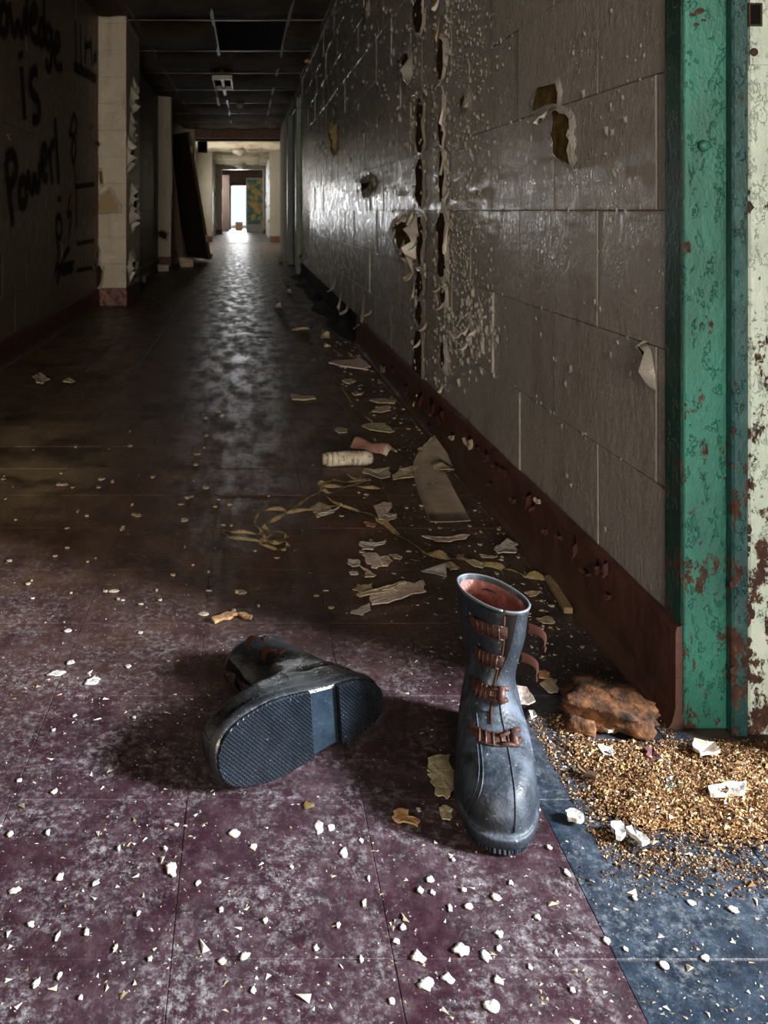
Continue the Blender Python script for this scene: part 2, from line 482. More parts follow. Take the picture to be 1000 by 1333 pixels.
tm, tb = tile_mesh('floor_tile', TW, TL, M['tile_maroon']), tile_mesh('floor_tile', TW, TL, M['tile_blue'])
tsl = tile_mesh('floor_tile', .61 - (TX + 3 * TW), TL, M['tile_blue'])
tlf = tile_mesh('floor_tile', TX - 4 * TW - WL, TL, M['tile_maroon'])
for j in range(-3, 38):
    y = TY + j * TL
    for k in range(-5, 4):
        if j > 29 and k in (-5, 3): continue
        x = TX + k * TW
        me = tm if k < 2 else tb
        if k == 3 and y > .95: me = tsl
        if k == -5: me, x = tlf, WL
        o = link('floor_tile', me, floor, (x, y, -R.random() * .0003))
        o.rotation_euler = (R.gauss(0, .0012), R.gauss(0, .0012), 0)
for i in range(4):                                    # the strip of the doorway threshold
    for j in range(-3, 2):
        link('floor_tile', tb, floor, (TX + (4 + i) * TW, TY + j * TL, -.0002))

# ================================================================== BLOCK WALLS
BL, BH = .406, .203
def block_mesh(length, height, depth, wallx, sgn, m):
    """front face at wallx, facing -sgn*X; local origin at low y, low z"""
    b = MB(); g = .0010; c = .0022
    y0, y1, z0, z1 = g, length - g, .0005, height - .0005
    xf, xc, xb = 0, sgn * .0016, sgn * depth
    vs = [(xb, y0, z0), (xb, y1, z0), (xb, y1, z1), (xb, y0, z1), (xc, y0, z0), (xc, y1, z0), (xc, y1, z1), (xc, y0, z1),
          (xf, y0 + c, z0 + .0012), (xf, y1 - c, z0 + .0012), (xf, y1 - c, z1 - .0012), (xf, y0 + c, z1 - .0012)]
    fs = [(0, 1, 5, 4), (1, 2, 6, 5), (2, 3, 7, 6), (3, 0, 4, 7), (4, 5, 9, 8), (5, 6, 10, 9), (6, 7, 11, 10), (7, 4, 8, 11), (8, 9, 10, 11)]
    if sgn > 0: fs = [f[::-1] for f in fs]
    b.add(vs, fs)
    return b.mesh('block', m)
def block_wall(parent, wallx, sgn, y0, y1, off, m, ztop, kmin=-3, tilt=1.0):
    full = block_mesh(BL, BH, .012, wallx, sgn, m)
    k = kmin
    while CH + k * BH < ztop:
        z = CH + k * BH
        s = off + (BL / 2 if k % 2 == 0 else 0)
        y = s + math.floor((y0 - s) / BL) * BL
        h = min(BH, ztop - z)
        while y < y1 - .01:
            a, e = max(y, y0), min(y + BL, y1)
            if e - a > .03:
                me = full if (e - a > BL - .001 and h > BH - .001) else block_mesh(e - a, h, .012, wallx, sgn, m)
                o = link('block', me, parent, (wallx + sgn * R.uniform(0, .0024), a, z))
                o.rotation_euler = (0, R.gauss(0, .004) * tilt, R.gauss(0, .0045) * tilt)
            y += BL
        k += 1
CZ = 2.2
b = MB(); b.box(WR + .0055, WR + .15, 1.15, 9.15, 0, CZ + .1)
wall_r = struct('wall_right', b, M['joint'])
block_wall(wall_r, WR, 1, 1.16, 9.12, 1.418, M['paint_right'], CZ + .03)
b = MB(); b.box(WL - .15, WL - .0055, -5.1, 10.4, 0, CZ + .1)
wall_l = struct('wall_left', b, M['joint_left'])
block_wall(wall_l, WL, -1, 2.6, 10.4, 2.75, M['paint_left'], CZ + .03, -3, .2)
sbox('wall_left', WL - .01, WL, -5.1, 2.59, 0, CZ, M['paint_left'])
sbox('wall_back', -1.2, .75, -5.15, -5.05, 0, CZ, M['paint_left'])
sbox('wall_right', WR, WR + .15, -5.1, .16, 0, CZ, M['paint_left'])
sbox('wall_right', WR, WR + .15, .16, 1.15, 2.06, CZ + .1, M['paint_left'])     # over the doorway

def pier(name, x0, x1, y0, y1, m):
    b = MB(); b.box(x0, x1 - .011, y0 + .011, y1, 0, CZ + .03)
    p = struct(name, b, M['joint_left'])
    k = -3
    while CH + k * BH < CZ:
        z = CH + k * BH; h = min(BH, CZ + .03 - z)
        b = MB(); b.bbox(x0 - .01, x1, y0, y1 - .002, z + .0003, z + h - .0003, .0012)
        b.build('block', m, p)
        k += 1
    b = MB(); b.bbox(x0 - .01, x1 + .006, y0 - .006, y1, 0, CH - 3 * BH + .02, .004)
    b.build('base_course', M['maroon_worn'], p)
    return p
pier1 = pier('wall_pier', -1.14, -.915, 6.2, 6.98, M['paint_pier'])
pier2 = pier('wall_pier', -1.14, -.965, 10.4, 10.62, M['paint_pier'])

# baseboards
def baseboard(name, wallx, sgn, y0, y1, h, m):
    b = MB()
    prof = [(0, h), (-.009, h - .003), (-.011, h - .012), (-.011, .03), (-.016, .010), (-.022, 0)]
    rows = []
    n = max(2, int((y1 - y0) / .12))
    for i in range(n + 1):
        y = y0 + (y1 - y0) * i / n
        wv = .0015 * math.sin(y * 9) + .001 * math.sin(y * 23)
        rows.append([(wallx + sgn * (dx - (wv if z > 0 else 0)), y, z + (wv if z == h else 0)) for dx, z in prof])
    b.grid(rows)
    b.add([rows[0][i] for i in range(6)] + [(wallx, y0, 0)], [(0, 1, 2, 3, 4, 5, 6)])
    b.add([rows[-1][i] for i in range(6)] + [(wallx, y1, 0)], [(6, 5, 4, 3, 2, 1, 0)])
    return struct(name, b, m)
base_r = baseboard('baseboard_right', WR, 1, 1.139, 4.45, .146, M['maroon'])
baseboard('baseboard_left', WL, -1, -5.0, 6.19, .132, M['maroon'])
baseboard('baseboard_left', WL, -1, 7.0, 10.39, .12, M['maroon'])
b = MB(); b.box(WR - .002, WR + .02, 4.45, 9.12, 0, .15)
struct('trim_1', b, M['black_gap'])                    # black strip along the wall beyond the end of the baseboard

# ================================================================== PEELED PAINT ON THE WALLS
def peel(parent, pts, wallx, sgn, lift=.006, rim=.010, bare='bare', curl='curl', seed=0, near_gain=1.0):
    """a patch of bare block with the torn paint standing up round it; pts in (y, z), anticlockwise or not"""
    rr = random.Random(seed)
    fine = []
    n = len(pts)
    for i in range(n):
        a, c = pts[i], pts[(i + 1) % n]
        L = math.hypot(c[0] - a[0], c[1] - a[1])
        s = max(1, int(L / .02))
        for q in range(s):
            t = q / s
            j = .004 if q else .002
            fine.append((a[0] + (c[0] - a[0]) * t + rr.gauss(0, j), a[1] + (c[1] - a[1]) * t + rr.gauss(0, j)))
    n = len(fine)
    ar = sum(fine[i][0] * fine[(i + 1) % n][1] - fine[(i + 1) % n][0] * fine[i][1] for i in range(n))
    if ar < 0: fine.reverse()
    b = MB()
    b.add([(wallx - sgn * .0034, y, z) for y, z in fine], [tuple(range(n)) if sgn < 0 else tuple(range(n - 1, -1, -1))])
    pz = b.build('bare_patch', M[bare], parent)
    b = MB(); rows = [[], [], []]
    for i in range(n):
        a, c = fine[i - 1], fine[(i + 1) % n]
        t = Vector((c[0] - a[0], c[1] - a[1]))
        t = t.normalized() if t.length > 0 else Vector((1, 0))
        nx, nz = t.y, -t.x                              # outwards
        wdt = rim * rr.uniform(.2, 1.6)
        side = 1.0 + near_gain * max(0, -nx)            # the side nearer the camera stands out more
        l = lift * rr.uniform(.15, 1.3) * side
        y, z = fine[i]
        rows[0].append((wallx - sgn * (l + .0036), y - nx * .003, z - nz * .003))
        rows[1].append((wallx - sgn * (l * .45 + .0024), y + nx * wdt * .5 * side, z + nz * wdt * .5 * side))
        rows[2].append((wallx - sgn * .0002, y + nx * wdt * side, z + nz * wdt * side))
    b.grid(rows, True)
    b.build('torn_edge', M[curl], parent, True)

def outline(conv, *px): return [conv(*p) for p in px]
# the two holes on the big blocks near the doorway
PR = 'paint_right'
peel(wall_r, outline(RWP, (696, 139), (699, 124), (705, 112), (716, 110), (728, 105), (731, 120), (729, 135), (716, 138), (708, 141), (702, 146), (697, 146)), WR, 1, .0045, .006, 'bare', PR, 3, .4)
peel(wall_r, outline(RWP, (722, 145), (730, 142), (734, 146), (742, 145), (747, 152), (745, 163), (746, 176), (750, 186), (745, 193), (746, 207), (745, 219), (739, 210), (728, 206), (722, 200)), WR, 1, .004, .006, 'bare', PR, 4, 1.6)
# gap that opens at a block joint near the frame
peel(wall_r, outline(RWP, (838, 446), (848, 453), (850, 480), (851, 503), (848, 500), (846, 470), (836, 452)), WR, 1, .007, .006, 'black_gap' if False else 'bare_dark', PR, 5, 1.0)
peel(wall_r, outline(RWP, (612, 128), (608, 140), (602, 142), (604, 128), (609, 124)), WR, 1, .008, .012, 'bare_dark', PR, 6, 1.4)
# long torn strips along the two pipe-wide joints
def strip(pxc, wpx, segs, seed, bare):
    rr = random.Random(seed)
    for (ya, yb) in segs:
        n = max(3, int((yb - ya) / 14)); L = []; Rr = []
        for i in range(n + 1):
            y = ya + (yb - ya) * i / n
            wv = wpx * (rr.uniform(.55, 1.15) if 0 < i < n else .35)
            wv *= 1.45; cx = pxc + rr.uniform(-1, 1) * .8
            L.append((cx - wv / 2, y)); Rr.append((cx + wv / 2, y))
        peel(wall_r, outline(RWP, *(L + Rr[::-1])), WR, 1, .0020, .014, bare, 'curl' if seed % 2 else PR, seed, 1.2)
strip(545.5, 10, [(-30, 44)], 11, 'bare_dark')
strip(548, 8, [(128, 200), (206, 270), (282, 345)], 12, 'bare_dark')
strip(547, 7, [(352, 388), (392, 424)], 14, 'bare_dark')
strip(546, 9, [(428, 500)], 16, 'bare_dark')
strip(575.5, 7, [(50, 104), (112, 190)], 13, 'bare_dark')
strip(576, 8, [(196, 262), (276, 362)], 15, 'bare_dark')
strip(578, 6, [(372, 398), (444, 480)], 17, 'bare_dark')
peel(wall_r, outline(RWP, (523, 80), (534, 68), (536, 96), (534, 108), (528, 100)), WR, 1, .02, .02, 'bare_dark', PR, 20, .5)
peel(wall_r, outline(RWP, (471, 238), (489, 236), (480, 245), (474, 255)), WR, 1, .012, .03, 'bare_dark', PR, 21, .3)
peel(wall_r, outline(RWP, (474, 18), (480, 2), (481, 12), (476, 24)), WR, 1, .012, .03, 'bare_dark', PR, 22, .3)
peel(wall_r, outline(RWP, (431, 172), (436, 168), (437, 190), (432, 194)), WR, 1, .02, .05, 'bare', 'curl_yellow', 23, .6)
peel(wall_r, outline(RWP, (512, 300), (520, 288), (530, 286), (541, 292), (540, 330), (530, 338), (519, 322)), WR, 1, .02, .03, 'bare', 'curl', 24, .8)
# torn holes on the piers and the left wall
def PFP(y0, px, py): return ((px - VX) * y0 / FPX, CH + (VY - py) * y0 / FPX)
def peel_front(parent, y0, pts, m1, m2, seed):
    rr = random.Random(seed)
    P2 = [PFP(y0, *p) for p in pts]
    cx = sum(p[0] for p in P2) / len(P2); cz = sum(p[1] for p in P2) / len(P2)
    b = MB(); n = len(P2)
    b.add([(x, y0 - .0012, z) for x, z in P2], [tuple(range(n))])
    b.build('bare_patch', M[m1], parent)
    rows = [[], [], []]
    for x, z in P2:
        d = Vector((x - cx, z - cz)); d = d.normalized() * .03 if d.length else Vector((0, .03))
        l = rr.uniform(.01, .03)
        rows[0].append((x, y0 - l, z)); rows[1].append((x + d.x * .5, y0 - l * .6, z + d.y * .5)); rows[2].append((min(x + d.x, -.917), y0 - .0002, z + d.y))
    b = MB(); b.grid(rows, True)
    b.build('torn_edge', M[m2], parent, True)
peel_front(pier1, 6.2, [(126, 268), (131, 258), (136, 256), (143, 247), (147, 254), (150, 262), (155, 266), (154, 275), (146, 273), (136, 275), (127, 275)], 'bare_tan', 'paint_pier', 31)
peel_front(pier1, 6.2, [(129, 224), (133, 222), (134, 238), (131, 241)], 'bare', 'paint_pier', 32)
peel_front(pier1, 6.2, [(126, 350), (130, 344), (134, 352), (132, 366), (129, 374), (126, 370)], 'bare_dark', 'paint_pier', 33)
peel_front(pier2, 10.4, [(205, 303), (211, 300), (218, 304), (216, 312), (208, 308)], 'bare_dark', 'paint_pier', 34)
for i, (pa, pb, za, zb) in enumerate([(6.25, 6.6, 1.05, 1.25), (6.4, 6.8, .55, .95), (6.3, 6.7, .2, .36), (6.5, 6.75, 1.5, 1.75), (6.45, 6.6, 1.25, 1.45)]):
    rr = random.Random(60 + i)
    pts = [((pa + pb) / 2 + (pb - pa) / 2 * math.cos(a) * rr.uniform(.6, 1), (za + zb) / 2 + (zb - za) / 2 * math.sin(a) * rr.uniform(.6, 1)) for a in [2 * PI * q / 9 for q in range(9)]]
    peel(pier1, pts, -.915, -1, .03, .05, 'bare_dark', 'curl_pale', 70 + i)

# curled tongues of paint that hang off the right wall
def tongue(parent, y, z, wy, lz, rad, turns, mat_, seed, wallx=WR, sgn=1, down=True):
    """a strip wy wide (along y) hinged at the wall at height z, hanging and rolling outwards"""
    rr = random.Random(seed); b = MB(); rows = []
    n = 9; nw = 4
    jag = [rr.uniform(.75, 1.15) for _ in range(nw)]
    for i in range(n + 1):
        t = i / n; row = []
        for k in range(nw):
            u = k / (nw - 1) - .5
            s = t * lz * jag[k]
            a = turns * 2 * PI * t * t
            out_ = .002 + rad * (1 - math.cos(a)) + .01 * t
            zz = z - (s if turns < .3 else (lz * .6 * t + rad * math.sin(a)))
            wd = wy * (1 - .35 * t) * (1 + .12 * math.sin(5 * t + seed))
            row.append((wallx - sgn * (out_ + .006 * math.sin(k * 2 + seed) * t), y + u * wd + .1 * wy * math.sin(3 * t + seed), zz))
        rows.append(row)
    b.grid(rows)
    o = b.build('paint_curl', M[mat_], parent, True)
    return o
for i, (px, py, wp, lp, rad, tn, mt) in enumerate([
        (444, 328, 9, 24, .02, .1, 'curl_yellow'), (447, 352, 8, 30, .04, .2, 'curl_pale'), (438, 362, 9, 22, .05, .55, 'curl_pale'),
        (445, 380, 10, 30, .03, .25, 'curl_pale'), (453, 398, 6, 16, .03, .5, 'curl'), (474, 384, 6, 44, .02, .1, 'curl'), (470, 414, 6, 18, .03, .4, 'curl_yellow'),
        (484, 404, 4, 10, .02, .5, 'curl_pale'), (404, 328, 5, 14, .06, .5, 'curl_pale'), (396, 322, 4, 16, .05, .4, 'curl_yellow'),
        (516, 296, 7, 18, .03, .2, 'curl'), (527, 310, 6, 26, .03, .25, 'curl'), (536, 286, 6, 14, .03, .55, 'curl_pale'), (541, 296, 6, 14, .03, .6, 'curl_pale'),
        (544, 312, 6, 16, .03, .55, 'curl_pale'), (526, 284, 6, 10, .02, .5, 'curl_pale'), (538, 356, 7, 10, .03, .6, 'curl_pale'), (534, 355, 5, 10, .03, .5, 'curl_yellow'),
        (540, 370, 6, 26, .02, .1, 'curl'), (572, -6, 8, 26, .03, .35, 'curl_pale'), (573, 22, 7, 40, .02, .08, 'curl_yellow'), (577, 104, 6, 10, .02, .6, 'curl_pale'),
        (580, 128, 7, 52, .012, .1, 'curl_pale'), (579, 196, 7, 44, .012, .12, 'curl_pale'), (585, 246, 9, 22, .02, .3, 'curl_pale'), (583, 288, 7, 50, .010, .1, 'curl_pale'),
        (602, 256, 8, 12, .02, .6, 'curl_pale'), (603, 227, 7, 12, .02, .5, 'curl_pale'), (576, 372, 7, 12, .02, .5, 'curl_yellow'), (579, 394, 8, 10, .02, .6, 'curl_pale'),
        (556, 420, 7, 12, .02, .6, 'curl_pale'), (548, 440, 5, 14, .02, .4, 'curl'), (577, 500, 8, 16, .01, .1, 'curl_pale'), (603, 410, 6, 16, .02, .3, 'curl_pale'),
        (605, 430, 8, 12, .02, .55, 'curl_pale'), (612, 424, 6, 18, .02, .3, 'curl_pale'), (623, 424, 6, 16, .02, .4, 'curl_pale'), (609, 446, 8, 10, .02, .6, 'curl_pale'),
        (614, 428, 5, 20, .02, .2, PR), (843, 444, 12, 10, .008, .35, 'curl_pale'), (706, 150, 8, 14, .006, .15, 'curl_pale'), (714, 144, 9, 12, .005, .12, 'curl_pale'),
        (433, 175, 4, 22, .03, .1, 'curl_yellow'), (420, 184, 3, 12, .03, .3, 'curl'), (612, 126, 5, 16, .01, .2, PR), (607, 130, 5, 16, .01, .2, PR),
        (548, 507, 5, 14, .01, .1, 'curl_yellow'), (544, 510, 4, 22, .01, .05, 'curl_cream' if 'curl_cream' in M else 'curl_yellow')]):
    y, z = RWP(px, py); wy = wp * y * y / (FPX * WR) * (1.0); lz = lp * y / FPX
    tongue(wall_r, y, z, min(wy, .16) * (.42 if y < 3.4 else .6), lz * .8, min(rad, .0050 * y if y < 3.4 else .007 * y), tn * .55, mt, 200 + i)
# the thousands of small blisters
b = MB(); rr = random.Random(5)
def blister(px, py, s, l=None):
    y, z = RWP(px, py)
    if y < 1.2 or z < .15 or z > 2.18: return
    l = l or s * rr.uniform(.25, .8)
    h = s * rr.uniform(.8, 2.4); a = rr.gauss(0, .25)
    yy, zz = y, z
    q = [(0, -h * .5), (0 + h * .1, h * .5), (s, h * rr.uniform(.1, .5)), (s * rr.uniform(.7, 1.2), -h * rr.uniform(.2, .6))]
    X = [0.0003, .0003, l, l * rr.uniform(.5, 1.1)]
    vs = []
    for (dy, dz), dx in zip(q, X):
        vs.append((WR - dx, yy + dy * math.cos(a), zz + dz + dy * math.sin(a)))
    vs.append((WR - l * .9, yy + s * .55, zz))
    b.add(vs, [(0, 3, 4), (3, 2, 4), (2, 1, 4), (1, 0, 4)])
for _ in range(620):     # along the two strips
    c = rr.choice((541, 552, 569, 583, 585))
    blister(c + rr.gauss(0, 2.5), rr.uniform(-20, 510), rr.uniform(.004, .012))
for _ in range(520):     # between the strips and the near blocks
    blister(588 + abs(rr.gauss(0, 26)), rr.uniform(0, 270), rr.uniform(.0025, .007))
for _ in range(360):
    blister(588 + abs(rr.gauss(0, 22)), rr.uniform(280, 380), rr.uniform(.002, .006))
for _ in range(300):
    blister(612 + rr.gauss(0, 18), rr.gauss(430, 28), rr.uniform(.003, .012))
for _ in range(300):
    blister(rr.uniform(400, 545), rr.uniform(0, 260), rr.uniform(.004, .014))
for _ in range(130):     # sparse on the near blocks
    blister(rr.uniform(640, 862), rr.uniform(10, 470), rr.uniform(.0015, .0045))
for px, py, s in [(793, 172, .009), (800, 172, .007), (698, 212, .008), (803, 225, .009), (806, 222, .006), (727, 290, .008), (797, 285, .007), (641, 340, .006), (640, 352, .007),
                  (762, 395, .004), (733, 555, .005), (700, 516, .006), (725, 470, .004), (740, 620, .006), (745, 634, .008), (790, 690, .005), (823, 485, .006), (797, 462, .005),
                  (665, 62, .006), (762, 120, .008), (748, 68, .006), (763, 45, .006), (817, 155, .008), (822, 235, .007), (693, 180, .006), (738, 500, .007), (745, 480, .007), (590, 487, .007), (606, 510, .006)]:
    blister(px, py, s, s * .5)
for k in range(-2, 6):  # ragged paint along the bed joints
    z = CH + k * BH
    for _ in range(60):
        y = rr.uniform(1.3, 3.6); px = VX + FPX * WR / y
        py = VY - (z + rr.gauss(0, .004) - CH) * FPX / y
        blister(px, py, rr.uniform(.0015, .005))
tag(b.build('paint_blisters', M[PR], wall_r), kind='stuff')

# pieces lifting off the maroon baseboard
b = MB(); rr = random.Random(9)
def base_chip(px, py, wpx, hpx, i):
    d = FPX * (WR - .011) / (px - VX); x = WR - .0112
    y, z = d, CH + (VY - py) * d / FPX
    if z < .01 or z > .14: z = min(max(z, .02), .135)
    wy = wpx * d * d / (FPX * WR); hz = hpx * d / FPX
    n = 8; pts = []
    r2 = random.Random(900 + i)
    for k in range(n):
        a = 2 * PI * k / n; q = r2.uniform(.35, 1.0)
        pts.append((y + .5 * wy * math.cos(a) * q, min(max(z + .5 * hz * math.sin(a) * q, .006), .143)))
    b = MB(); b.add([(x - .0012, p[0], p[1]) for p in pts], [tuple(range(n - 1, -1, -1))])
    b.build('bare_gap', M['black_gap'], base_r)
    b = MB(); rows = [[], []]
    for k in range(n // 2 + 2):
        p = pts[(k + 3) % n]
        rows[0].append((x - .001, p[0] - .002, p[1])); rows[1].append((x - r2.uniform(.003, .009), p[0] + .25 * wy * r2.uniform(.5, 1), p[1] - .2 * hz))
    b.grid(rows); b.build('lifted_chip', M['maroon_chip'] if i % 7 else M['flake_cream'], base_r)
for i, a in enumerate([(612, 574, 12, 22), (622, 583, 8, 16), (635, 592, 8, 18), (648, 607, 14, 16), (657, 612, 10, 12), (690, 648, 10, 26), (696, 660, 6, 20), (702, 650, 8, 12),
                       (730, 698, 10, 14), (750, 712, 6, 40), (765, 745, 16, 12), (780, 738, 8, 22), (790, 738, 6, 34), (793, 775, 10, 12), (590, 568, 8, 14), (575, 540, 10, 30),
                       (563, 530, 8, 26), (548, 520, 8, 26), (560, 555, 6, 14), (530, 505, 8, 20), (512, 480, 8, 16), (500, 478, 6, 14), (640, 630, 6, 10), (670, 650, 6, 10), (712, 690, 6, 14)]):
    base_chip(*a, i)

# ================================================================== SPRAYED WRITING ON THE LEFT WALL
def spray(name, strokes, hw=.026, k=3.333):
    b = MB(); cov = []
    for st in strokes:
        wd = hw
        if isinstance(st, tuple): wd, st = st
        pts = [LWP(x / k, y / k) for x, y in st]
        # smooth by Chaikin
        for _ in range(2):
            q = [pts[0]]
            for i in range(len(pts) - 1):
                a, c = pts[i], pts[i + 1]
                q += [(a[0] * .75 + c[0] * .25, a[1] * .75 + c[1] * .25), (a[0] * .25 + c[0] * .75, a[1] * .25 + c[1] * .75)]
            pts = q + [pts[-1]]
        rows = []; cv = []
        n = len(pts)
        for i, (y, z) in enumerate(pts):
            a, c = pts[max(i - 1, 0)], pts[min(i + 1, n - 1)]
            t = Vector((c[0] - a[0], c[1] - a[1]))
            t = t.normalized() if t.length > 1e-6 else Vector((0, 1))
            e = .35 if i in (0, n - 1) else 1.0
            row = []
            for u in (-1.5, -.8, 0, .8, 1.5):
                row.append((WL + .0022 + .00012 * (len(b.v) % 7), y - t.y * u * wd * e, z + t.x * u * wd * e))
                cv.append((0 if abs(u) > 1 else (.78 if u else .97)) * (.2 if i in (0, n - 1) else 1))
            rows.append(row)
        b.grid(rows); cov += cv
    me = b.mesh(name, M['spray'])
    at = me.attributes.new('cover', 'FLOAT', 'POINT')
    at.data.foreach_set('value', cov)
    return link(name, me, wall_l)
def ell(cx, cy, rx, ry, a0=0, a1=360, n=12):
    return [(cx + rx * math.cos(math.radians(a0 + (a1 - a0) * i / n)), cy + ry * math.sin(math.radians(a0 + (a1 - a0) * i / n))) for i in range(n + 1)]
spray('sprayed_word', [ell(14, 85, 17, 62), [(38, 5), (48, 110), (62, 160), (78, 85), (84, 140), (98, 160), (106, 30)], [(114, -40), (114, 160)],
                       [(128, 95), (150, 85), (160, 45), (146, 15), (130, 60), (130, 140), (148, 178), (166, 170)],
                       ell(178, 140, 11, 50), [(188, -10), (190, 100), (194, 205)],
                       ell(209, 160, 12, 44), [(222, 120), (224, 230), (216, 300), (202, 300), (198, 250)],
                       [(234, 225), (258, 205), (256, 155), (243, 150), (234, 205), (236, 270), (250, 298), (270, 288)]])
spray('sprayed_word', [(.04, [(86, 222), (90, 255)]), [(90, 285), (98, 400), (106, 525)], [(162, 310), (145, 300), (128, 340), (132, 400), (158, 425), (174, 480), (160, 525), (138, 518)]], .03)
spray('sprayed_word', [[(22, 690), (36, 820), (56, 985)], [(22, 690), (48, 660), (72, 705), (64, 770), (38, 815)], ell(97, 835, 16, 56),
                       [(118, 735), (130, 820), (142, 835), (148, 750), (156, 815), (168, 825), (170, 700)],
                       [(178, 725), (200, 700), (198, 640), (184, 635), (178, 700), (184, 770), (206, 775)], [(211, 640), (226, 805)], [(213, 690), (222, 630), (236, 620)],
                       [(236, 510), (246, 660), (254, 800)], (.035, [(256, 850), (257, 878)])], .03)
spray('sprayed_scribble', [(.02, [(325, 85), (330, 290)]), (.02, [(346, 100), (352, 300)]), (.03, [(318, 285), (360, 310), (418, 345)]), (.06, [(410, 225), (414, 275)]),
                           (.02, [(372, 170), (368, 280)]), (.02, [(392, 160), (398, 290)]), (.02, [(365, 200), (395, 190)])], .02)
spray('sprayed_scribble', [(.018, [(300, 590), (318, 480), (334, 540), (322, 598), (300, 575)]), (.018, [(318, 600), (306, 660), (318, 715), (330, 640), (322, 600)]), (.014, [(318, 700), (328, 800), (332, 1000)]),
                           (.014, [(305, 840), (286, 960), (312, 900), (296, 1040)]), (.02, ell(254, 985, 13, 48)), (.018, [(243, 1030), (256, 1100), (235, 1190)]),
                           (.02, [(300, 1070), (268, 1130), (244, 1240)]), (.018, [(246, 1165), (322, 1140)]), (.018, [(262, 1185), (318, 1168)]), (.014, [(320, 810), (412, 800)]), (.012, [(330, 1060), (410, 1042)]), (.012, [(330, 1175), (410, 1160)])], .02)
# gouges in the left wall by the pier
for i, (px, py, wp, hp) in enumerate([(117, 180, 5, 4), (119, 165, 2, 6), (124, 330, 4, 22), (122, 345, 4, 14), (126, 187, 3, 3), (12, 179, 2, 2)]):
    y, z = LWP(px, py); wy = wp * y * y / 1195; hz = hp * y / FPX; r2 = random.Random(i)
    pts = [(y + .5 * wy * math.cos(a) * r2.uniform(.5, 1), z + .5 * hz * math.sin(a) * r2.uniform(.5, 1)) for a in [2 * PI * q / 8 for q in range(8)]]
    peel(wall_l, pts, WL, -1, .01, .02, 'bare_dark', 'paint_left', 40 + i)

# ================================================================== STEEL DOORWAY AT THE RIGHT EDGE
door = tag(thing('door_1', None, None, (WR, 1.137, 0)), kind='structure')
def ext(name, x0, x1, y0, y1, z0, z1, m, bev=.0025, parent=door):
    off = Vector(parent.location)
    b = MB(); b.bbox(x0 - off.x, x1 - off.x, y0 - off.y, y1 - off.y, z0, z1, bev)
    return b.build(name, M[m], parent)
ext('casing', WR - .003, WR + .012, 1.138, 1.186, .02, 2.05, 'green_shaded')
ext('jamb', WR - .0025, WR + .062, 1.1365, 1.185, 0, 2.05, 'green', .004)
ext('stop', WR + .0585, WR + .081, 1.121, 1.18, 0, 2.05, 'teal', .003)
ext('door_edge', WR + .083, WR + .150, 1.125, 1.18, 0, 2.05, 'mint', .003)
ext('reveal', WR + .150, WR + .20, 1.118, 1.18, 0, 2.05, 'teal', .003)
b = MB(); off = Vector(door.location)
b.tube([(.0265, -.0005, .815 - 0), (.0265, -.005, .815), (.0265, -.0075, .815)], .0085, 12, 0, [1, .9, .5])
b.build('bolt', M['green'], door, True)
sp = ext('strike_plate', WR + .0835, WR + .118, 1.1232, 1.127, .9255, 1.06, 'mint', .0006)
def frame_rect(cx, cz, w_, h_, t, y):                   # raised rim of the latch hole
    b = MB()
    for (x0, x1, z0, z1) in ((cx - w_ / 2 - t, cx + w_ / 2 + t, cz + h_ / 2, cz + h_ / 2 + t), (cx - w_ / 2 - t, cx + w_ / 2 + t, cz - h_ / 2 - t, cz - h_ / 2),
                             (cx - w_ / 2 - t, cx - w_ / 2, cz - h_ / 2, cz + h_ / 2), (cx + w_ / 2, cx + w_ / 2 + t, cz - h_ / 2, cz + h_ / 2)):
        b.box(x0 - off.x, x1 - off.x, y - off.y - .0016, y - off.y, z0, z1)
    return b
frame_rect(.700, .9945, .014, .027, .0025, 1.1232).build('latch_rim', M['rust'], door)
b = MB(); b.box(.693 - off.x, .707 - off.x, 1.1222 - off.y, 1.1231 - off.y, .981, 1.008); b.build('latch_hole', M['black_gap'], door)
b = MB(); b.tube([(.699 - off.x, 1.1235 - off.y, .943), (.699 - off.x, 1.1215 - off.y, .943)], .0062, 10, 0, [1, .7]); b.build('screw', M['rust'], door)
rr = random.Random(77)
for i in range(34):                                     # scabs of rust along the edges of the frame
    x = rr.choice((.668, .690, .692, .6935, .722, .726)) + rr.gauss(0, .0015); z = rr.uniform(.02, .95) if i % 3 else rr.uniform(.02, .3)
    s = rr.uniform(.002, .0055); y = 1.1365 if x < .667 else (1.121 if x < .6912 else 1.125)
    n = 7; pts = [(x + s * math.cos(2 * PI * k / n) * rr.uniform(.5, 1.1) - off.x, y - .0006 - off.y, z + s * 1.8 * math.sin(2 * PI * k / n) * rr.uniform(.5, 1.1)) for k in range(n)]
    b = MB(); b.add(pts + [(x - off.x, y - .0022 - off.y, z)], [(k, (k + 1) % n, n) for k in range(n)])
    b.build('rust_scab', M['rust'], door)
for x, z, s in ((.622, .998, .007), (.630, 1.003, .009), (.626, .984, .006), (.636, .99, .005)):
    n = 9; pts = [(x + s * math.cos(2 * PI * k / n) * rr.uniform(.5, 1.2) - off.x, 1.1359 - off.y, z + s * .6 * math.sin(2 * PI * k / n) * rr.uniform(.5, 1.1)) for k in range(n)]
    b = MB(); b.add(pts + [(x - off.x, 1.1350 - off.y, z)], [(k, (k + 1) % n, n) for k in range(n)]); b.build('rust_scab', M['rust'], door)
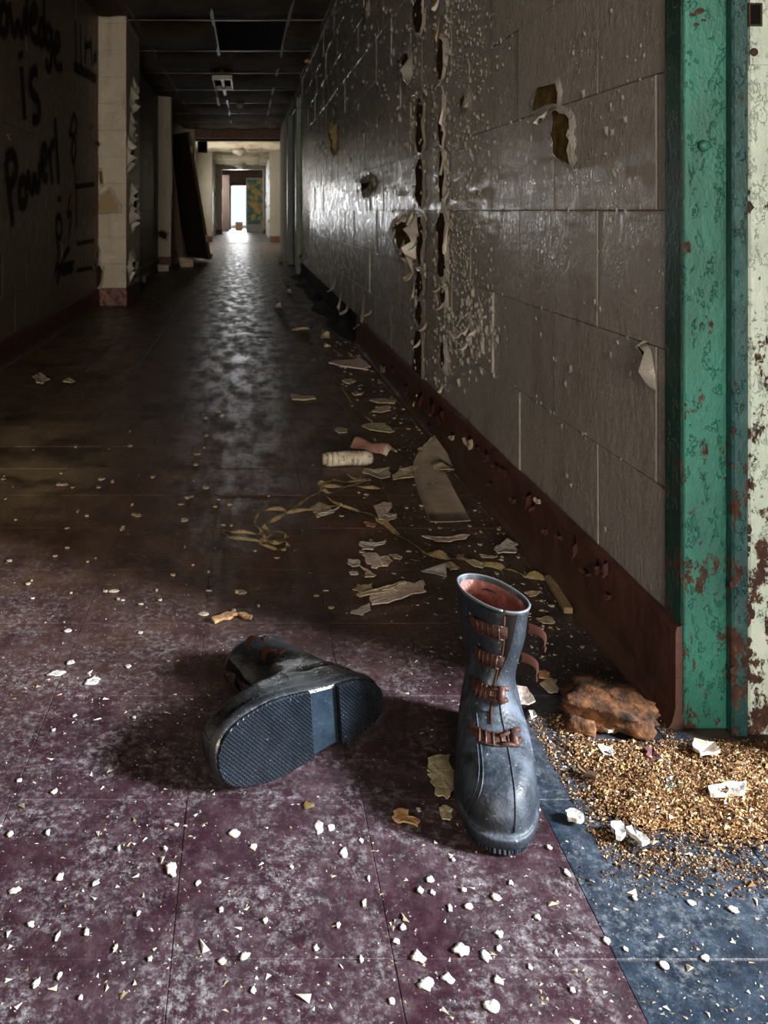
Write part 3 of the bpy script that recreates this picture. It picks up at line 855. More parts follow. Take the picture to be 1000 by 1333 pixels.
# the room behind the doorway, from which the daylight comes
sbox('wall_room_far', WR + .15, 3.1, 1.60, 1.70, 0, 2.7, M['paint_far'])
sbox('wall_room_near', WR + .15, 3.1, -1.75, -1.65, 0, 2.7, M['paint_far'])
b = MB()
b.box(3.1, 3.2, -1.75, 1.7, 0, 1.35); b.box(3.1, 3.2, -1.75, 1.7, 2.55, 2.7); b.box(3.1, 3.2, -1.75, -.25, 1.35, 2.55); b.box(3.1, 3.2, .70, 1.7, 1.35, 2.55)
wr_ = struct('wall_room_side', b, M['paint_far'])
b = MB(); b.box(3.09, 3.15, -.27, .72, 1.33, 1.36); b.box(3.09, 3.15, -.27, .72, 2.54, 2.57); b.box(3.09, 3.15, -.27, -.24, 1.36, 2.54); b.box(3.09, 3.15, .69, .72, 1.36, 2.54)
struct('window_1', b, M['fixture'])
sbox('wall_light_block', .86, .98, .985, 1.6, 0, 2.7, M['paint_far'])  # added unseen pier that cuts the window light to shape its floor patch
sbox('ceiling_room', WR, 3.2, -1.75, 1.7, 2.7, 2.75, M['fixture'])

# ================================================================== CEILING
b = MB(); b.box(-1.9, 1.5, -1.75, 31, CZ + .20, CZ + .25)
ceil_ = struct('ceiling', b, M['plenum'])
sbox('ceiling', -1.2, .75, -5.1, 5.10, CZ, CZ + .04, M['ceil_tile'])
XS = [-1.13, -.86, -.26, .325, .62]
YS = [5.10 + 1.215 * i for i in range(9)]
rr = random.Random(3)
def sag_tile(x0, x1, y0, y1, sag, m, parent, eu=.55):
    b = MB(); rows = []; nx, ny = 6, 6
    ph = rr.uniform(0, 6)
    for i in range(nx + 1):
        u = i / nx; row = []
        for j in range(ny + 1):
            v = j / ny
            z = CZ + .006 - sag * (math.sin(PI * v) ** .8) * (1 - eu + eu * math.sin(PI * u)) + .004 * math.sin(7 * u + ph)
            row.append((x0 + (x1 - x0) * u, y0 + (y1 - y0) * v, z))
        rows.append(row)
    b.grid(rows)
    return b.build('ceiling_tile', M[m], parent, True)
for j in range(8):
    for i in range(4):
        if (i, j) == (2, 1): continue                    # a tile has fallen here
        sag_tile(XS[i], XS[i + 1], YS[j], YS[j + 1], rr.uniform(.012, .05), 'ceil_tile', ceil_)
for x in XS[1:4]:
    b = MB()
    b.box(x - .012, x + .012, YS[0], 14.75, CZ - .006, CZ); b.box(x - .002, x + .002, YS[0], 14.75, CZ, CZ + .03)
    b.build('ceiling_bar', M['ceil_bar'], ceil_)
for y in YS[1:]:
    b = MB(); b.box(-1.13, .62, y - .012, y + .012, CZ - .007, CZ - .001)
    b.build('ceiling_bar', M['ceil_bar'], ceil_)
for x, s in ((WR, 1),):
    b = MB(); b.box(x - .022, x, 5.1, 9.1, CZ - .012, CZ - .008); b.box(x - .004, x, 5.1, 9.1, CZ - .012, CZ + .02)
    b.build('wall_angle', M['ceil_bar'], ceil_)

# ================================================================== THE CORRIDOR BEYOND
sbox('wall_left', -1.95, -1.85, 10.4, 15, 0, CZ + .2, M['black_mottle'])         # black wall standing in for the shade of the room behind the door
sbox('wall_left', -1.9, -1.12, 10.45, 10.62, 0, CZ + .2, M['paint_left'])
sbox('wall_left', -1.9, -.93, 14.6, 14.85, 0, CZ + .2, M['paint_pier'])
sbox('wall_right', WR, WR + .12, 11.0, 14.85, 0, CZ + .2, M['dull_wall'])
sbox('wall_right', WR + .3, WR + .42, 9.1, 11.0, 0, CZ + .2, M['black_mottle'])
sbox('wall_right', WR, WR + .32, 9.02, 9.12, 0, CZ + .2, M['paint_right'])
sbox('wall_right', WR, WR + .3, 9.1, 11.0, 2.03, CZ + .2, M['paint_right'])
b = MB(); b.bbox(-.95, .75, 14.7, 14.85, 2.03, CZ + .01, .006)
struct('trim_2', b, M['wood_pink'])                     # header across the corridor
b = MB(); b.bbox(-.95, .75, 14.86, 14.92, 1.985, 2.06, .004)
struct('trim_3', b, M['wood_dark'])
# lobby
sbox('wall_left', -1.35, -1.2, 14.85, 19.0, 0, CZ + .2, M['paint_far'])
sbox('wall_right', .90, 1.0, 14.85, 19.1, 0, CZ + .2, M['paint_far'])
def cross(name, x0, x1, y, m, base=True):
    b = MB(); b.bbox(x0, x1, y, y + .25, 0, CZ + .03, .006)
    p = struct(name, b, M[m])
    if base:
        b = MB(); b.bbox(x0 - .004, x1 + .004, y - .012, y + .26, 0, .13, .003); b.build('base_course', M['maroon_worn'], p)
    return p
cr = cross('wall_cross_right', .54, .95, 19.0, 'paint_far')
cl = cross('wall_cross_left', -1.3, -.80, 19.0, 'paint_far')
for k in range(4): # faint block courses on the far right pier
    b = MB(); b.box(.545, .94, 18.996, 19.0, .45 + k * .4, .456 + k * .4); b.build('bed_joint', M['joint'], cr)
b = MB(); b.bbox(.585, .625, 18.98, 19.0, .60, .67, .003); b.build('wall_switch', M['flake_white'], cr)
sbox('wall_left', -1.1, -.95, 19.2, 25.6, 0, CZ + .2, M['paint_far'])
sbox('wall_right', .60, .75, 19.2, 25.6, 0, CZ + .2, M['paint_pier'])
c2 = cross('wall_cross_left', -1.0, -.76, 25.4, 'paint_far')
c3 = cross('wall_cross_right', .52, .75, 25.4, 'paint_far')
b = MB(); b.box(.515, .60, 19.3, 25.3, .25, 2.0); 
rr = random.Random(8)
for i in range(26):                                     # paint hanging off the far right wall
    tongue(cr, rr.uniform(19.4, 25.2), rr.uniform(.4, 2.0), rr.uniform(.1, .3), rr.uniform(.1, .3), .03, rr.uniform(.1, .4), rr.choice(('curl', 'curl_pale', 'black_mottle')), 300 + i, .60, 1)
for i in range(22):
    tongue(cl, rr.uniform(19.4, 25.2), rr.uniform(.4, 2.0), rr.uniform(.1, .3), rr.uniform(.1, .3), .03, rr.uniform(.1, .4), rr.choice(('curl', 'curl_pale', 'black_mottle')), 340 + i, -.95, -1)
b = MB(); b.bbox(-.80, .54, 18.0, 18.12, -.001, .006, .002); struct('lit_strip_near', b, M['flake_white'])  # white strip standing in for a lit band of floor
b = MB(); b.bbox(-.76, .52, 24.6, 24.75, -.001, .006, .002); struct('lit_strip_far', b, M['flake_white'])  # second white strip, again for light lying across the floor
yy = [14.95 + 1.13 * i for i in range(10)]
c_far = tag(thing('ceiling', None, None), kind='structure')
for j in range(9):
    for (x0, x1) in ((-1.2, -.66), (-.66, -.06), (-.06, .33), (.33, .9)):
        if (x0, j) == (.33, 6): continue
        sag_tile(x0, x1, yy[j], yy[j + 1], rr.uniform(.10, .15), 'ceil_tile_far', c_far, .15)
for x in (-.66, -.06, .33):
    b = MB(); b.box(x - .014, x + .014, 14.9, 25.1, CZ - .008, CZ); b.build('ceiling_bar', M['ceil_bar'], c_far)
b = MB(); b.bbox(-.95, .75, 25.3, 25.7, 2.0, CZ + .03, .006); struct('trim_6', b, M['paint_far'])
# end room
sbox('wall_left', -1.75, -1.65, 25.6, 31.2, 0, CZ + .2, M['paint_far'])
sbox('wall_right', .75, .85, 25.6, 31.2, 0, CZ + .2, M['paint_far'])
sbox('wall_end', -1.75, -.62, 30.9, 31.1, 0, CZ + .2, M['wood_pink'])
sbox('wall_end', .02, .85, 30.9, 31.1, 0, CZ + .2, M['wood_pink'])
sbox('wall_end', -.62, .02, 30.9, 31.1, 1.68, CZ + .2, M['wood_pink'])
e = tag(thing('door_2', None, None, (-.3, 30.85, 0)), kind='structure')
for x0, x1 in ((-.36, -.28), (.28, .36)):
    b = MB(); b.bbox(x0, x1, -.03, .12, 0, 1.72, .006); b.build('jamb', M['wood_edge'], e)
b = MB(); b.bbox(-.36, .36, -.03, .12, 1.66, 1.76, .006); b.build('head', M['wood_edge'], e)
sbox('wall_end_side', -1.0, -.60, 28.2, 28.35, 0, 1.95, M['wood_pink'])
t = thing('peeling_panel', 'tall teal panel peeling to yellow at the far end beside the bright doorway', 'panel', (.265, 27.0, 0))
b = MB(); b.bbox(-.265, .285, -.02, .02, .27, 1.75, .005); b.build('board', M['far_panel'], t)
b = MB(); b.bbox(-.27, .29, -.04, .02, 0, .27, .005); b.build('pale_base', M['flake_white'], t)  # white band across the foot of the panel
b = MB(); b.bbox(-.275, -.255, -.03, .03, 0, 1.80, .004); b.bbox(.275, .30, -.03, .03, 0, 1.80, .004); b.bbox(-.275, .30, -.03, .03, 1.75, 1.80, .004); b.build('frame', M['fixture'], t)
b = MB(); b.tube([(-.225, -.02, .85), (-.225, -.07, .85), (-.225, -.07, .70), (-.225, -.02, .70)], .012, 6); b.build('handle', M['fixture'], t)
t = thing('carton', 'small orange brown box on the floor in the bright far doorway', 'box', (-.27, 29.6, 0))
b = MB(); b.bbox(-.13, .13, -.1, .1, 0, .30, .005); b.build('body', M['flake_tan'], t)
b = MB(); b.bbox(-.14, .14, -.11, 0, .30, .306, .001); b.build('flap', M['flake_tan'], t)

# ================================================================== THINGS FARTHER DOWN THE CORRIDOR
d3 = tag(thing('door_3', None, None, (WR, 9.6, 0)), kind='structure')
def fr(name, x0, x1, y0, y1, z0, z1, m):
    b = MB(); b.bbox(x0 - WR, x1 - WR, y0 - 9.6, y1 - 9.6, z0, z1, .006); return b.build(name, M[m], d3)
fr('jamb', .555, .66, 9.16, 9.30, 0, 2.0, 'far_green')
fr('stop', .60, .66, 9.30, 9.50, 0, 2.0, 'far_green')
fr('jamb', .545, .66, 10.85, 11.0, 0, 2.0, 'far_blue')
fr('head', .60, .66, 9.3, 10.86, 1.97, 2.05, 'far_green')
fr('door_leaf', .62, .66, 9.5, 10.84, 0.01, 1.96, 'wood_edge')
b = MB(); b.tube([(.54 - WR, 10.92 - 9.6, .99), (.52 - WR, 10.92 - 9.6, .99), (.50 - WR, 10.92 - 9.6, .99)], .022, 8, 0, [.6, 1, .6]); b.build('knob', M['flake_tan'], d3, True)

def slab(name, m, foot, top, width, thick, depth_dir, parent=None):
    """a board leaning from foot to top (its near lower and upper edge), width running along depth_dir"""
    foot, top, dd = Vector(foot), Vector(top), Vector(depth_dir).normalized()
    up = top - foot; L = up.length; up.normalize()
    nn = up.cross(dd).normalized()
    mx = Matrix(((dd.x, nn.x, up.x, foot.x), (dd.y, nn.y, up.y, foot.y), (dd.z, nn.z, up.z, foot.z), (0, 0, 0, 1)))
    return mx, L
t = thing('door_slab', 'dark brown door leaf leaning against the left wall past the second pier', 'door', (-.55, 11.6, 0))
mx, L = slab('', None, (-.52, 11.55, .035), (-.84, 11.75, 1.86), .75, .045, (-.55, 1, 0))
mx = Matrix.Translation(-t.location) @ mx
b = MB(); b.bbox(0, .74, -.02, .02, 0, L, .004, 0, mx); b.build('panel', M['wood_dark'], t)
b = MB(); b.bbox(-.012, .0, -.021, .021, 0, L, .002, 0, mx); b.build('edge_strip', M['wood_edge'], t)
for k in (.25, 1.55):
    b = MB(); b.bbox(-.016, -.012, -.015, .015, k, k + .10, .001, 0, mx); b.build('hinge', M['fixture'], t)
t = tag(thing('timber', 'brown timber standing in the dark doorway behind the leaning door', 'timber', (-.98, 11.3, 0)))
mx, L = slab('', None, (-.90, 11.30, .005), (-1.08, 11.42, 1.55), .1, .05, (1, .1, 0))
mx = Matrix.Translation(-t.location) @ mx
b = MB(); b.bbox(-.045, .045, -.02, .02, 0, L, .003, 0, mx)
t2 = b.build('timber', M['wood_edge'], None, False, (-.98, 11.3, 0)); tag(t2, t['label'], 'timber')
bpy.data.objects.remove(t); t2.name = 'timber'

t = thing('fluorescent_fixture', 'pale broken fluorescent light hanging from the corridor ceiling', 'ceiling light', (-.265, 9.6, CZ))
b = MB(); b.bbox(-.11, -.088, -.75, .72, -.05, -.008, .003); b.build('side_rail', M['fixture'], t)
b = MB(); b.bbox(.088, .11, -.75, .0, -.05, -.008, .003); b.build('side_rail', M['fixture'], t)
b = MB(); b.bbox(-.11, .11, -.77, -.70, -.055, -.008, .004); b.build('end_plate', M['fixture'], t)
b = MB(); b.bbox(-.11, .11, -.02, .05, -.055, -.008, .004); b.build('end_plate', M['fixture'], t)
b = MB(); b.bbox(-.018, .018, -.7, .55, -.045, -.012, .003); b.build('tube_channel', M['ceil_bar'], t)
b = MB(); b.tube([(-.105, .70, -.02), (-.10, .72, -.08), (-.085, .73, -.15)], .016, 8); b.build('lamp_holder', M['curl_pale'], t)
t = thing('smoke_detector', 'small tan detector hanging crooked under the ceiling behind the broken light', 'detector', (-.095, 11.3, CZ))
b = MB(); b.tube([(0, 0, -.004), (0, 0, -.02), (0, 0, -.03)], .06, 14, 0, [1, 1, .7]); b.build('base', M['flake_tan'], t, True)
b = MB(); b.tube([(.01, 0, -.03), (.015, 0, -.05), (.02, 0, -.06)], .04, 12, 0, [1, .9, .5]); b.build('cap', M['flake_cream'], t, True)
t = thing('ceiling_lamp', 'round ceiling lamp in the lobby nearer to the header beam', 'ceiling light', (-.17, 18.2, CZ))
b = MB(); b.tube([(0, 0, -.01), (0, 0, -.05), (0, 0, -.09)], .13, 16, 0, [.6, .75, .8]); b.build('base', M['ceil_bar'], t, True)
b = MB(); b.tube([(0, 0, -.09), (0, 0, -.14), (0, 0, -.20), (0, 0, -.23)], .16, 16, 0, [.8, 1, .8, .3]); b.build('shade', M['fixture'], t, True)
t = thing('ceiling_lamp', 'round ceiling lamp before the bright end room, farther one', 'ceiling light', (-.19, 23.9, CZ))
b = MB(); b.tube([(0, 0, -.01), (0, 0, -.06)], .10, 16, 0, [.8, 1]); b.build('base', M['ceil_bar'], t, True)
b = MB(); b.tube([(0, 0, -.06), (0, 0, -.12), (0, 0, -.20), (0, 0, -.24)], .17, 16, 0, [.8, 1, .85, .3]); b.build('shade', M['fixture'], t, True)
t = thing('exit_box', 'dark boxy sign fixed high on the left under the header beam', 'sign', (-.82, 15.2, 1.79))
b = MB(); b.bbox(-.09, .09, -.05, .05, 0, .24, .006); b.build('body', M['wood_dark'], t)
b = MB(); b.tube([(-.02, 0, .24), (-.10, .0, .32), (-.16, 0, .40)], .012, 8); b.build('bracket', M['fixture'], t)
b = MB(); b.bbox(-.078, .078, -.055, -.05, .02, .22, .002); b.build('face_plate', M['black_gap'], t)
t = thing('rusty_fitting', 'small orange brown fitting where ceiling meets the right wall', 'fitting', (.585, 7.9, CZ - .012))
b = MB(); b.tube([(0, 0, 0), (0, 0, -.02), (0, 0, -.035)], .03, 10, 0, [.6, 1, .6]); b.build('cap', M['flake_tan'], t, True)
b = MB(); b.tube([(0, 0, .012), (0, 0, -.004)], .012, 8); b.build('stem', M['rust'], t)

def lump(name, m, size, loc, rot, label, cat, seed, bev=.25, group=None, rough=.12):
    """an irregular broken block with chamfered edges"""
    r2 = random.Random(seed); b = MB()
    a, c, h = [s / 2 for s in size]
    b.bbox(-a, a, -c, c, 0, 2 * h, min(a, c, h) * bev)
    b.v = [(x + r2.gauss(0, a * rough), y + r2.gauss(0, c * rough), max(0, z + (r2.gauss(0, h * rough) if z > .001 else 0))) for x, y, z in b.v]
    o = b.build(name, M[m], None, False, loc); o.rotation_euler = (0, 0, rot)
    return tag(o, label, cat, group)
p = FP(212, 353); lump('broken_block', 'flake_white', (.13, .10, .08), p, .2, 'small white broken block at the foot of the second pier', 'block', 1)
p = FP(243, 347); lump('broken_block', 'flake_cream', (.18, .16, .12), p, .1, 'pale stone lump in front of the leaning door', 'block', 2)
p = FP(183, 368); lump('plaster_lump', 'flake_white', (.10, .08, .07), p, .5, 'white plaster scrap beside the long side of the first pier', 'plaster', 3)
p = FP(272, 336); lump('plaster_lump', 'flake_grey', (.10, .08, .07), p, .5, 'grey lump at the foot of the leaning door', 'plaster', 4)

# ================================================================== THE BOOTS
def boot_fn(tau_top=0.0, flare=0.0):
    # yf zf yb zb w  exponent heel-mod  shaft(0..1)
    K = [(.256, .000, .004, .000, .0465, 2.7, .84, 0),
         (.261, .004, .000, .004, .0505, 2.7, .84, 0),
         (.262, .014, -.001, .014, .0515, 2.7, .84, 0),
         (.258, .018, .002, .017, .0490, 2.7, .84, 0),
         (.257, .034, .001, .030, .0490, 2.6, .84, 0),
         (.250, .050, .000, .042, .0475, 2.5, .85, 0),
         (.236, .060, .000, .050, .0460, 2.45, .86, 0),
         (.212, .068, .001, .058, .0445, 2.35, .82, 0),
         (.184, .077, .003, .066, .0415, 2.3, .86, 0),
         (.158, .090, .006, .076, .0370, 2.25, .92, .0),
         (.140, .108, .009, .090, .0315, 2.2, .96, .1),
         (.132, .130, .014, .110, .0290, 2.15, 1, .32),
         (.131, .156, .018, .140, .0300, 2.1, 1, .65),
         (.132, .182, .022, .172, .0325, 2.1, 1, .88),
         (.134, .204, .024, .208, .0345, 2.1, 1, 1)]
    n = len(K) - 1
    def par(t):
        t = min(max(t, 0), 1) * n
        i = min(int(t), n - 1); f = t - i
        P = [K[max(i - 1, 0)], K[i], K[i + 1], K[min(i + 2, n)]]
        o = []
        for k in range(8):
            a, b_, c, d = (p[k] for p in P)
            o.append(.5 * (2 * b_ + (c - a) * f + (2 * a - 5 * b_ + 4 * c - d) * f * f + (3 * b_ - a - 3 * c + d) * f ** 3))
        return o
    def S(t, th, off=0.0):
        yf, zf, yb, zb, w_, e, mh, sh = par(t)
        tau = tau_top * max(0, sh)
        a = th - tau
        cs, sn = math.cos(a), math.sin(a)
        p = 2.0 / e
        u = .5 + .5 * math.copysign(abs(cs) ** p, cs)
        s = math.copysign(abs(sn) ** p, sn)
        # heel narrower than the ball of the foot, waist in between
        foot = mh + (1 - mh) * min(1, max(0, (u - .30) / .38)) ** 1.3 - (1 - sh) * (1 - mh) * .35 * math.exp(-((u - .36) / .15) ** 2)
        wd = w_ * foot
        x = (wd + off) * s
        yc = (yf + yb) / 2
        y = yb - off + (yf - yb + 2 * off) * u - yc
        x += .006 * (1 - sh) * (u - .2) * (1 if u > .2 else 0)      # slight inward curve of the toe
        z = zb + (zf - zb) * u
        if flare and sh > 0: x *= 1 + 0 * flare
        ct, st = math.cos(tau), math.sin(tau)
        return Vector((x * ct + y * st, -x * st + y * ct + yc, z))
    return S

def build_boot(label, m_up, m_sole, tau, seed, mirror, dusty):
    m_rim = M['rim'] if dusty else M['rim_black']
    root = thing('rubber_boot', label, 'boot', (0, 0, 0), (0, 0, 0), 'pair of discarded buckle boots')
    S0 = boot_fn(tau)
    def S(t, th, off=0.0):
        p = S0(t, th, off)
        z = p.z
        wr_ = .0022 * mnoise.noise(Vector((p.x * 26 + seed, p.y * 26, z * 34))) + .0022 * mnoise.noise(Vector((p.x * 9 + seed, p.y * 9, z * 14)))
        amp = min(1, max(0, (z - .02) / .03))
        d = Vector((p.x, p.y - (.12 if z < .08 else .062), 0))
        d = d.normalized() if d.length > 1e-5 else Vector((0, 0, 0))
        p = p + d * wr_ * amp
        return Vector((p.x * mirror, p.y, p.z))
    NT, NA = 60, 56
    b = MB(); rows = []
    for i in range(NT + 1):
        rows.append([S(i / NT, 2 * PI * k / NA) for k in range(NA)])
    for k, (off, tt) in enumerate(((-.0015, 1.0), (-.004, .995), (-.0042, .96))):
        rows.append([S(tt, 2 * PI * q / NA, off) + Vector((0, 0, .0012 if k == 0 else 0)) for q in range(NA)])
    b.grid(rows, True)
    b.f.append(tuple(range(NA - 1, -1, -1))); b.m.append(0)
    up = b.build('upper', m_up, root, True)
    b = MB(); rows = [[S(t, 2 * PI * q / NA, -.0046) for q in range(NA)] for t in (.985, .93, .87, .80, .74, .68)]
    b.grid(rows, True); c = len(b.v) - NA
    b.f.append(tuple(range(c, c + NA))); b.m.append(0)
    b.build('lining', M['lining'], root, True)
    b = MB(); b.tube([S(1, 2 * PI * q / NA, -.001) + Vector((0, 0, .0005)) for q in range(NA + 1)], .0018, 6); b.build('rim', m_rim, root, True)
    # outsole
    def sole(name, u0, u1, h, mm, inset):
        rows = []; N = 22
        for i in range(N + 1):
            u = u0 + (u1 - u0) * i / N
            ang = math.acos(max(-1, min(1, (2 * abs(u - .5)) ** (2.7 / 2) * (1 if u > .5 else -1))))
            L_, R_ = S(0.0, ang, -inset), S(0.0, -ang, -inset)
            rows.append((L_, R_))
        b = MB(); n = len(rows)
        vs = []
        for z, k in ((.0015, 1), (-h * .75, 1), (-h, .97)):
            for L_, R_ in rows:
                mid = (L_ + R_) / 2
                for q in (L_, R_): vs.append((mid.x + (q.x - mid.x) * k, mid.y + (q.y - mid.y) * k, z))
        fs = []
        for i in range(n - 1):
            for l in (0, 1):
                o = l * 2 * n; o2 = o + 2 * n
                fs += [(o + 2 * i, o + 2 * i + 2, o2 + 2 * i + 2, o2 + 2 * i), (o + 2 * i + 1, o2 + 2 * i + 1, o2 + 2 * i + 3, o + 2 * i + 3)]
            o = 4 * n
            fs.append((o + 2 * i, o + 2 * i + 2, o + 2 * i + 3, o + 2 * i + 1))
        for i in (0, n - 1):
            for l in (0, 1):
                o = l * 2 * n; fs.append((o + 2 * i, o + 2 * i + 1, o + 2 * n + 2 * i + 1, o + 2 * n + 2 * i))
        b.add(vs, fs)
        return b.build(name, mm, root)
    sole('forefoot_sole', .455, .9985, .0050, m_sole, -.0015)
    sole('arch_sole', .29, .45, .0016, M['sole_plain'], .0005)
    sole('heel', .0015, .285, .0095, m_sole, -.0010)
    # seams that run down the vamp to the toe
    for th0, th1, dd in ((.42, .30, 0), (.55, .40, 0), (-.42, -.30, 0)):
        pts = [S(t, th0 + (th1 - th0) * math.sin(PI * (k / 16)) + (.9 * (k / 16 - .5) ** 2 if dd == 0 else 0), .0004) for k, t in enumerate([.70 - .47 * q / 16 for q in range(17)])]
        b = MB(); b.tube(pts, .0011, 5); b.build('seam', m_up, root, True)
    # front slit with the overlapping flap
    pts = [S(t, .06 - .25 * (t - .6), .001) for t in [.62 + .36 * q / 14 for q in range(15)]]
    b = MB(); b.tube(pts, .0016, 5); b.build('slit_edge', M['strap'], root, True)
    rows = []
    for k in range(14):
        t = .66 + .335 * k / 13
        a0 = .10 - .3 * (t - .6)
        rows.append([S(t, a0 + q * (.10 + .12 * (t - .6)), .0012 + .0035 * math.sin(PI * q / 5)) for q in range(6)])
    b = MB(); b.grid(rows); b.build('flap', m_up, root, True)
    # black ribbon beside the slit, standing in for the shade of an open fold
    rows = []
    for k in range(12):
        t = .74 + .25 * k / 11
        a0 = .03 - .25 * (t - .6)
        rows.append([S(t, a0 - q / 4 * (.02 + 1.5 * (t - .74)), .0010) for q in range(5)])
    b = MB(); b.grid(rows); b.build('fold_shade', M['black_gap'], root, True)
    # back stay and ankle band
    pts = [S(t, PI, .0006) for t in [.22 + .76 * q / 14 for q in range(15)]]
    b = MB(); b.tube(pts, .0020, 5); b.build('back_stay', m_up, root, True)
    # four straps and buckles
    for i, (t, a_in, a_out, closed) in enumerate(((.585, .62, -.55, True), (.72, .85, -.30, True), (.825, .95, -.10, False), (.925, .95, -.12, False))):
        N = 12; rows = []
        hw = .0072
        for k in range(N + 1):
            a = a_in + (a_out - a_in) * k / N
            o = .0028 + .002 * math.sin(PI * k / N)
            c = S(t, a, o); dz = (S(t + .02, a, o) - S(t - .02, a, o)); dz.normalize()
            rows.append([c - dz * hw, c - dz * hw * .5 + (c - S(t, a, 0)) * .4, c + dz * hw * .5 + (c - S(t, a, 0)) * .4, c + dz * hw])
        b = MB(); b.grid(rows); st = b.build('strap', M['buckle'], root, True)
        # ladder bars across the strap
        for k in range(5):
            a = a_in + (a_out - a_in) * (.25 + .13 * k)
            c = S(t, a, .0062); dz = (S(t + .02, a, 0) - S(t - .02, a, 0)).normalized()
            b = MB(); b.tube([c - dz * hw * 1.15, c, c + dz * hw * 1.15], .0015, 6); b.build('buckle_bar', M['buckle'], st, True)
        # side rails of the buckle
        for sgn in (-1, 1):
            pts = []
            for k in range(7):
                a = a_in + (a_out - a_in) * (.22 + .11 * k); c = S(t, a, .0058)
                dz = (S(t + .02, a, 0) - S(t - .02, a, 0)).normalized(); pts.append(c + dz * sgn * hw * 1.1)
            b = MB(); b.tube(pts, .0012, 5); b.build('buckle_rail', M['buckle'], st, True)
        # toggle: clasped in front on the two lower straps, dangling at the side on the upper two
        if closed:
            a = a_out + .12
            c = S(t, a, .007)
            b = MB()
            for sgn in (-1, 1):
                dz = (S(t + .02, a, 0) - S(t - .02, a, 0)).normalized()
                b.tube([S(t, a + .34, .007) + dz * sgn * .005, c + dz * sgn * .0075, S(t, a - .22, .006) + dz * sgn * .006], .0030, 7)
            b.tube([c - dz * .009, c + dz * .009], .0052, 8)
            b.build('toggle', M['buckle'], st, True)
        if closed: continue
        a = -1.05
        c = S(t, a, .002); out_ = (S(t, a, .02) - S(t, a, 0)).normalized()
        tang = (S(t, a - .1, .002) - S(t, a + .1, .002)).normalized()
        rows = []
        for k in range(9):
            s = k / 8; p = c + tang * (.020 * s) + out_ * (.020 * math.sin(2.2 * s)) - Vector((0, 0, .026 * s * s))
            sd = Vector((0, 0, 1)) * (.0065 * (1 - .3 * s)) + out_ * .002 * s
            rows.append([p - sd, p + out_ * .0016, p + sd])
        b = MB(); b.grid(rows)
        if not closed:
            e = rows[-1][1]
            b.tube([e + Vector((.0, 0, .004)), e + tang * .006 + Vector((0, 0, .003)), e + tang * .008 - Vector((0, 0, .004)), e - Vector((0, 0, .006)), e + Vector((.0, 0, .004))], .0016, 6)
        b.build('loose_strap', M['strap'], root, True)
    return root

# standing boot: heel at the back, toe towards the camera
T0 = Vector((-.055, -.255, 0)).normalized()
boot1 = build_boot('upright blue grey rubber boot with open buckles, standing beside the crumb heap', M['boot_blue'], M['tread'], -.70, 3, 1, True)
ang = math.atan2(T0.y, T0.x) - PI / 2
boot1.location = (.343, 1.163, .0098); boot1.rotation_euler = (0, 0, ang)
# lying boot: on its side, sole towards the camera, toe to the left
boot2 = build_boot('black rubber boot lying on its side with the sole showing', M['boot_black'], M['tread'], .0, 11, 1, False)
T = Vector((-.86, -.50, .0)).normalized(); U = Vector((-.50, .85, -.12)); U = (U - T * U.dot(T)).normalized()
X = T.cross(U)                                          # local x = y cross z
mx = Matrix(((X.x, T.x, U.x), (X.y, T.y, U.y), (X.z, T.z, U.z)))
boot2.rotation_euler = mx.to_euler()
boot2.location = (.186, 1.132, .052)

# ================================================================== DEBRIS ON THE FLOOR
def flake_mesh(name, w_, l_, mt, seed, curl=.15, th=.0014, n=11, jag=.25, axis=0.0):
    """an irregular chip of paint, bent about one axis, resting on its lowest points"""
    r2 = random.Random(seed); top = []
    rad_ = [1 - r2.random() * jag for _ in range(n)]
    for k in range(n):
        a = 2 * PI * k / n
        q = rad_[k] * .78 + rad_[k - 1] * .14 + rad_[(k + 1) % n] * .08
        x, y = .5 * w_ * math.cos(a) * q, .5 * l_ * math.sin(a) * q
        top.append((x, y))
    def bend(x, y):
        u = x * math.cos(axis) + y * math.sin(axis)
        return curl * 4 * u * u / max(w_, l_)
    lo = min(bend(x, y) for x, y in top)
    vs = [(0, 0, bend(0, 0))] + [(x * .55, y * .55, bend(x * .55, y * .55)) for x, y in top] + [(x, y, bend(x, y)) for x, y in top]
    m_ = len(vs); vs2 = [(x, y, z + th) for x, y, z in vs]
    fs = []
    for k in range(n):
        k2 = (k + 1) % n
        fs += [(m_, m_ + 1 + k, m_ + 1 + k2), (m_ + 1 + k, m_ + 1 + n + k, m_ + 1 + n + k2, m_ + 1 + k2), (1 + n + k, 1 + n + k2, m_ + 1 + n + k2, m_ + 1 + n + k)]
        fs += [(0, 1 + k2, 1 + k), (1 + k, 1 + k2, 1 + n + k2, 1 + n + k)]
    b = MB(); b.add(vs + vs2, fs)
    return b.mesh(name, M[mt], True)
def flake(px, py, wpx, hpx, mt, label, seed, rot=0.0, curl=.12, name='paint_flake', cat='flake', th=.0014, jag=.3, tilt=(0, 0), z=.0006, group=None, n=11):
    p = FP(px, py); d = p.y
    w_ = wpx * d / FPX; l_ = hpx * d * d / (FPX * CH)
    o = link(name, flake_mesh(name, w_, l_, mt, seed, curl, th, n, jag, R.uniform(0, 3)), None, (p.x, p.y, z))
    o.rotation_euler = (tilt[0], tilt[1], rot)
    return tag(o, label, cat, group)
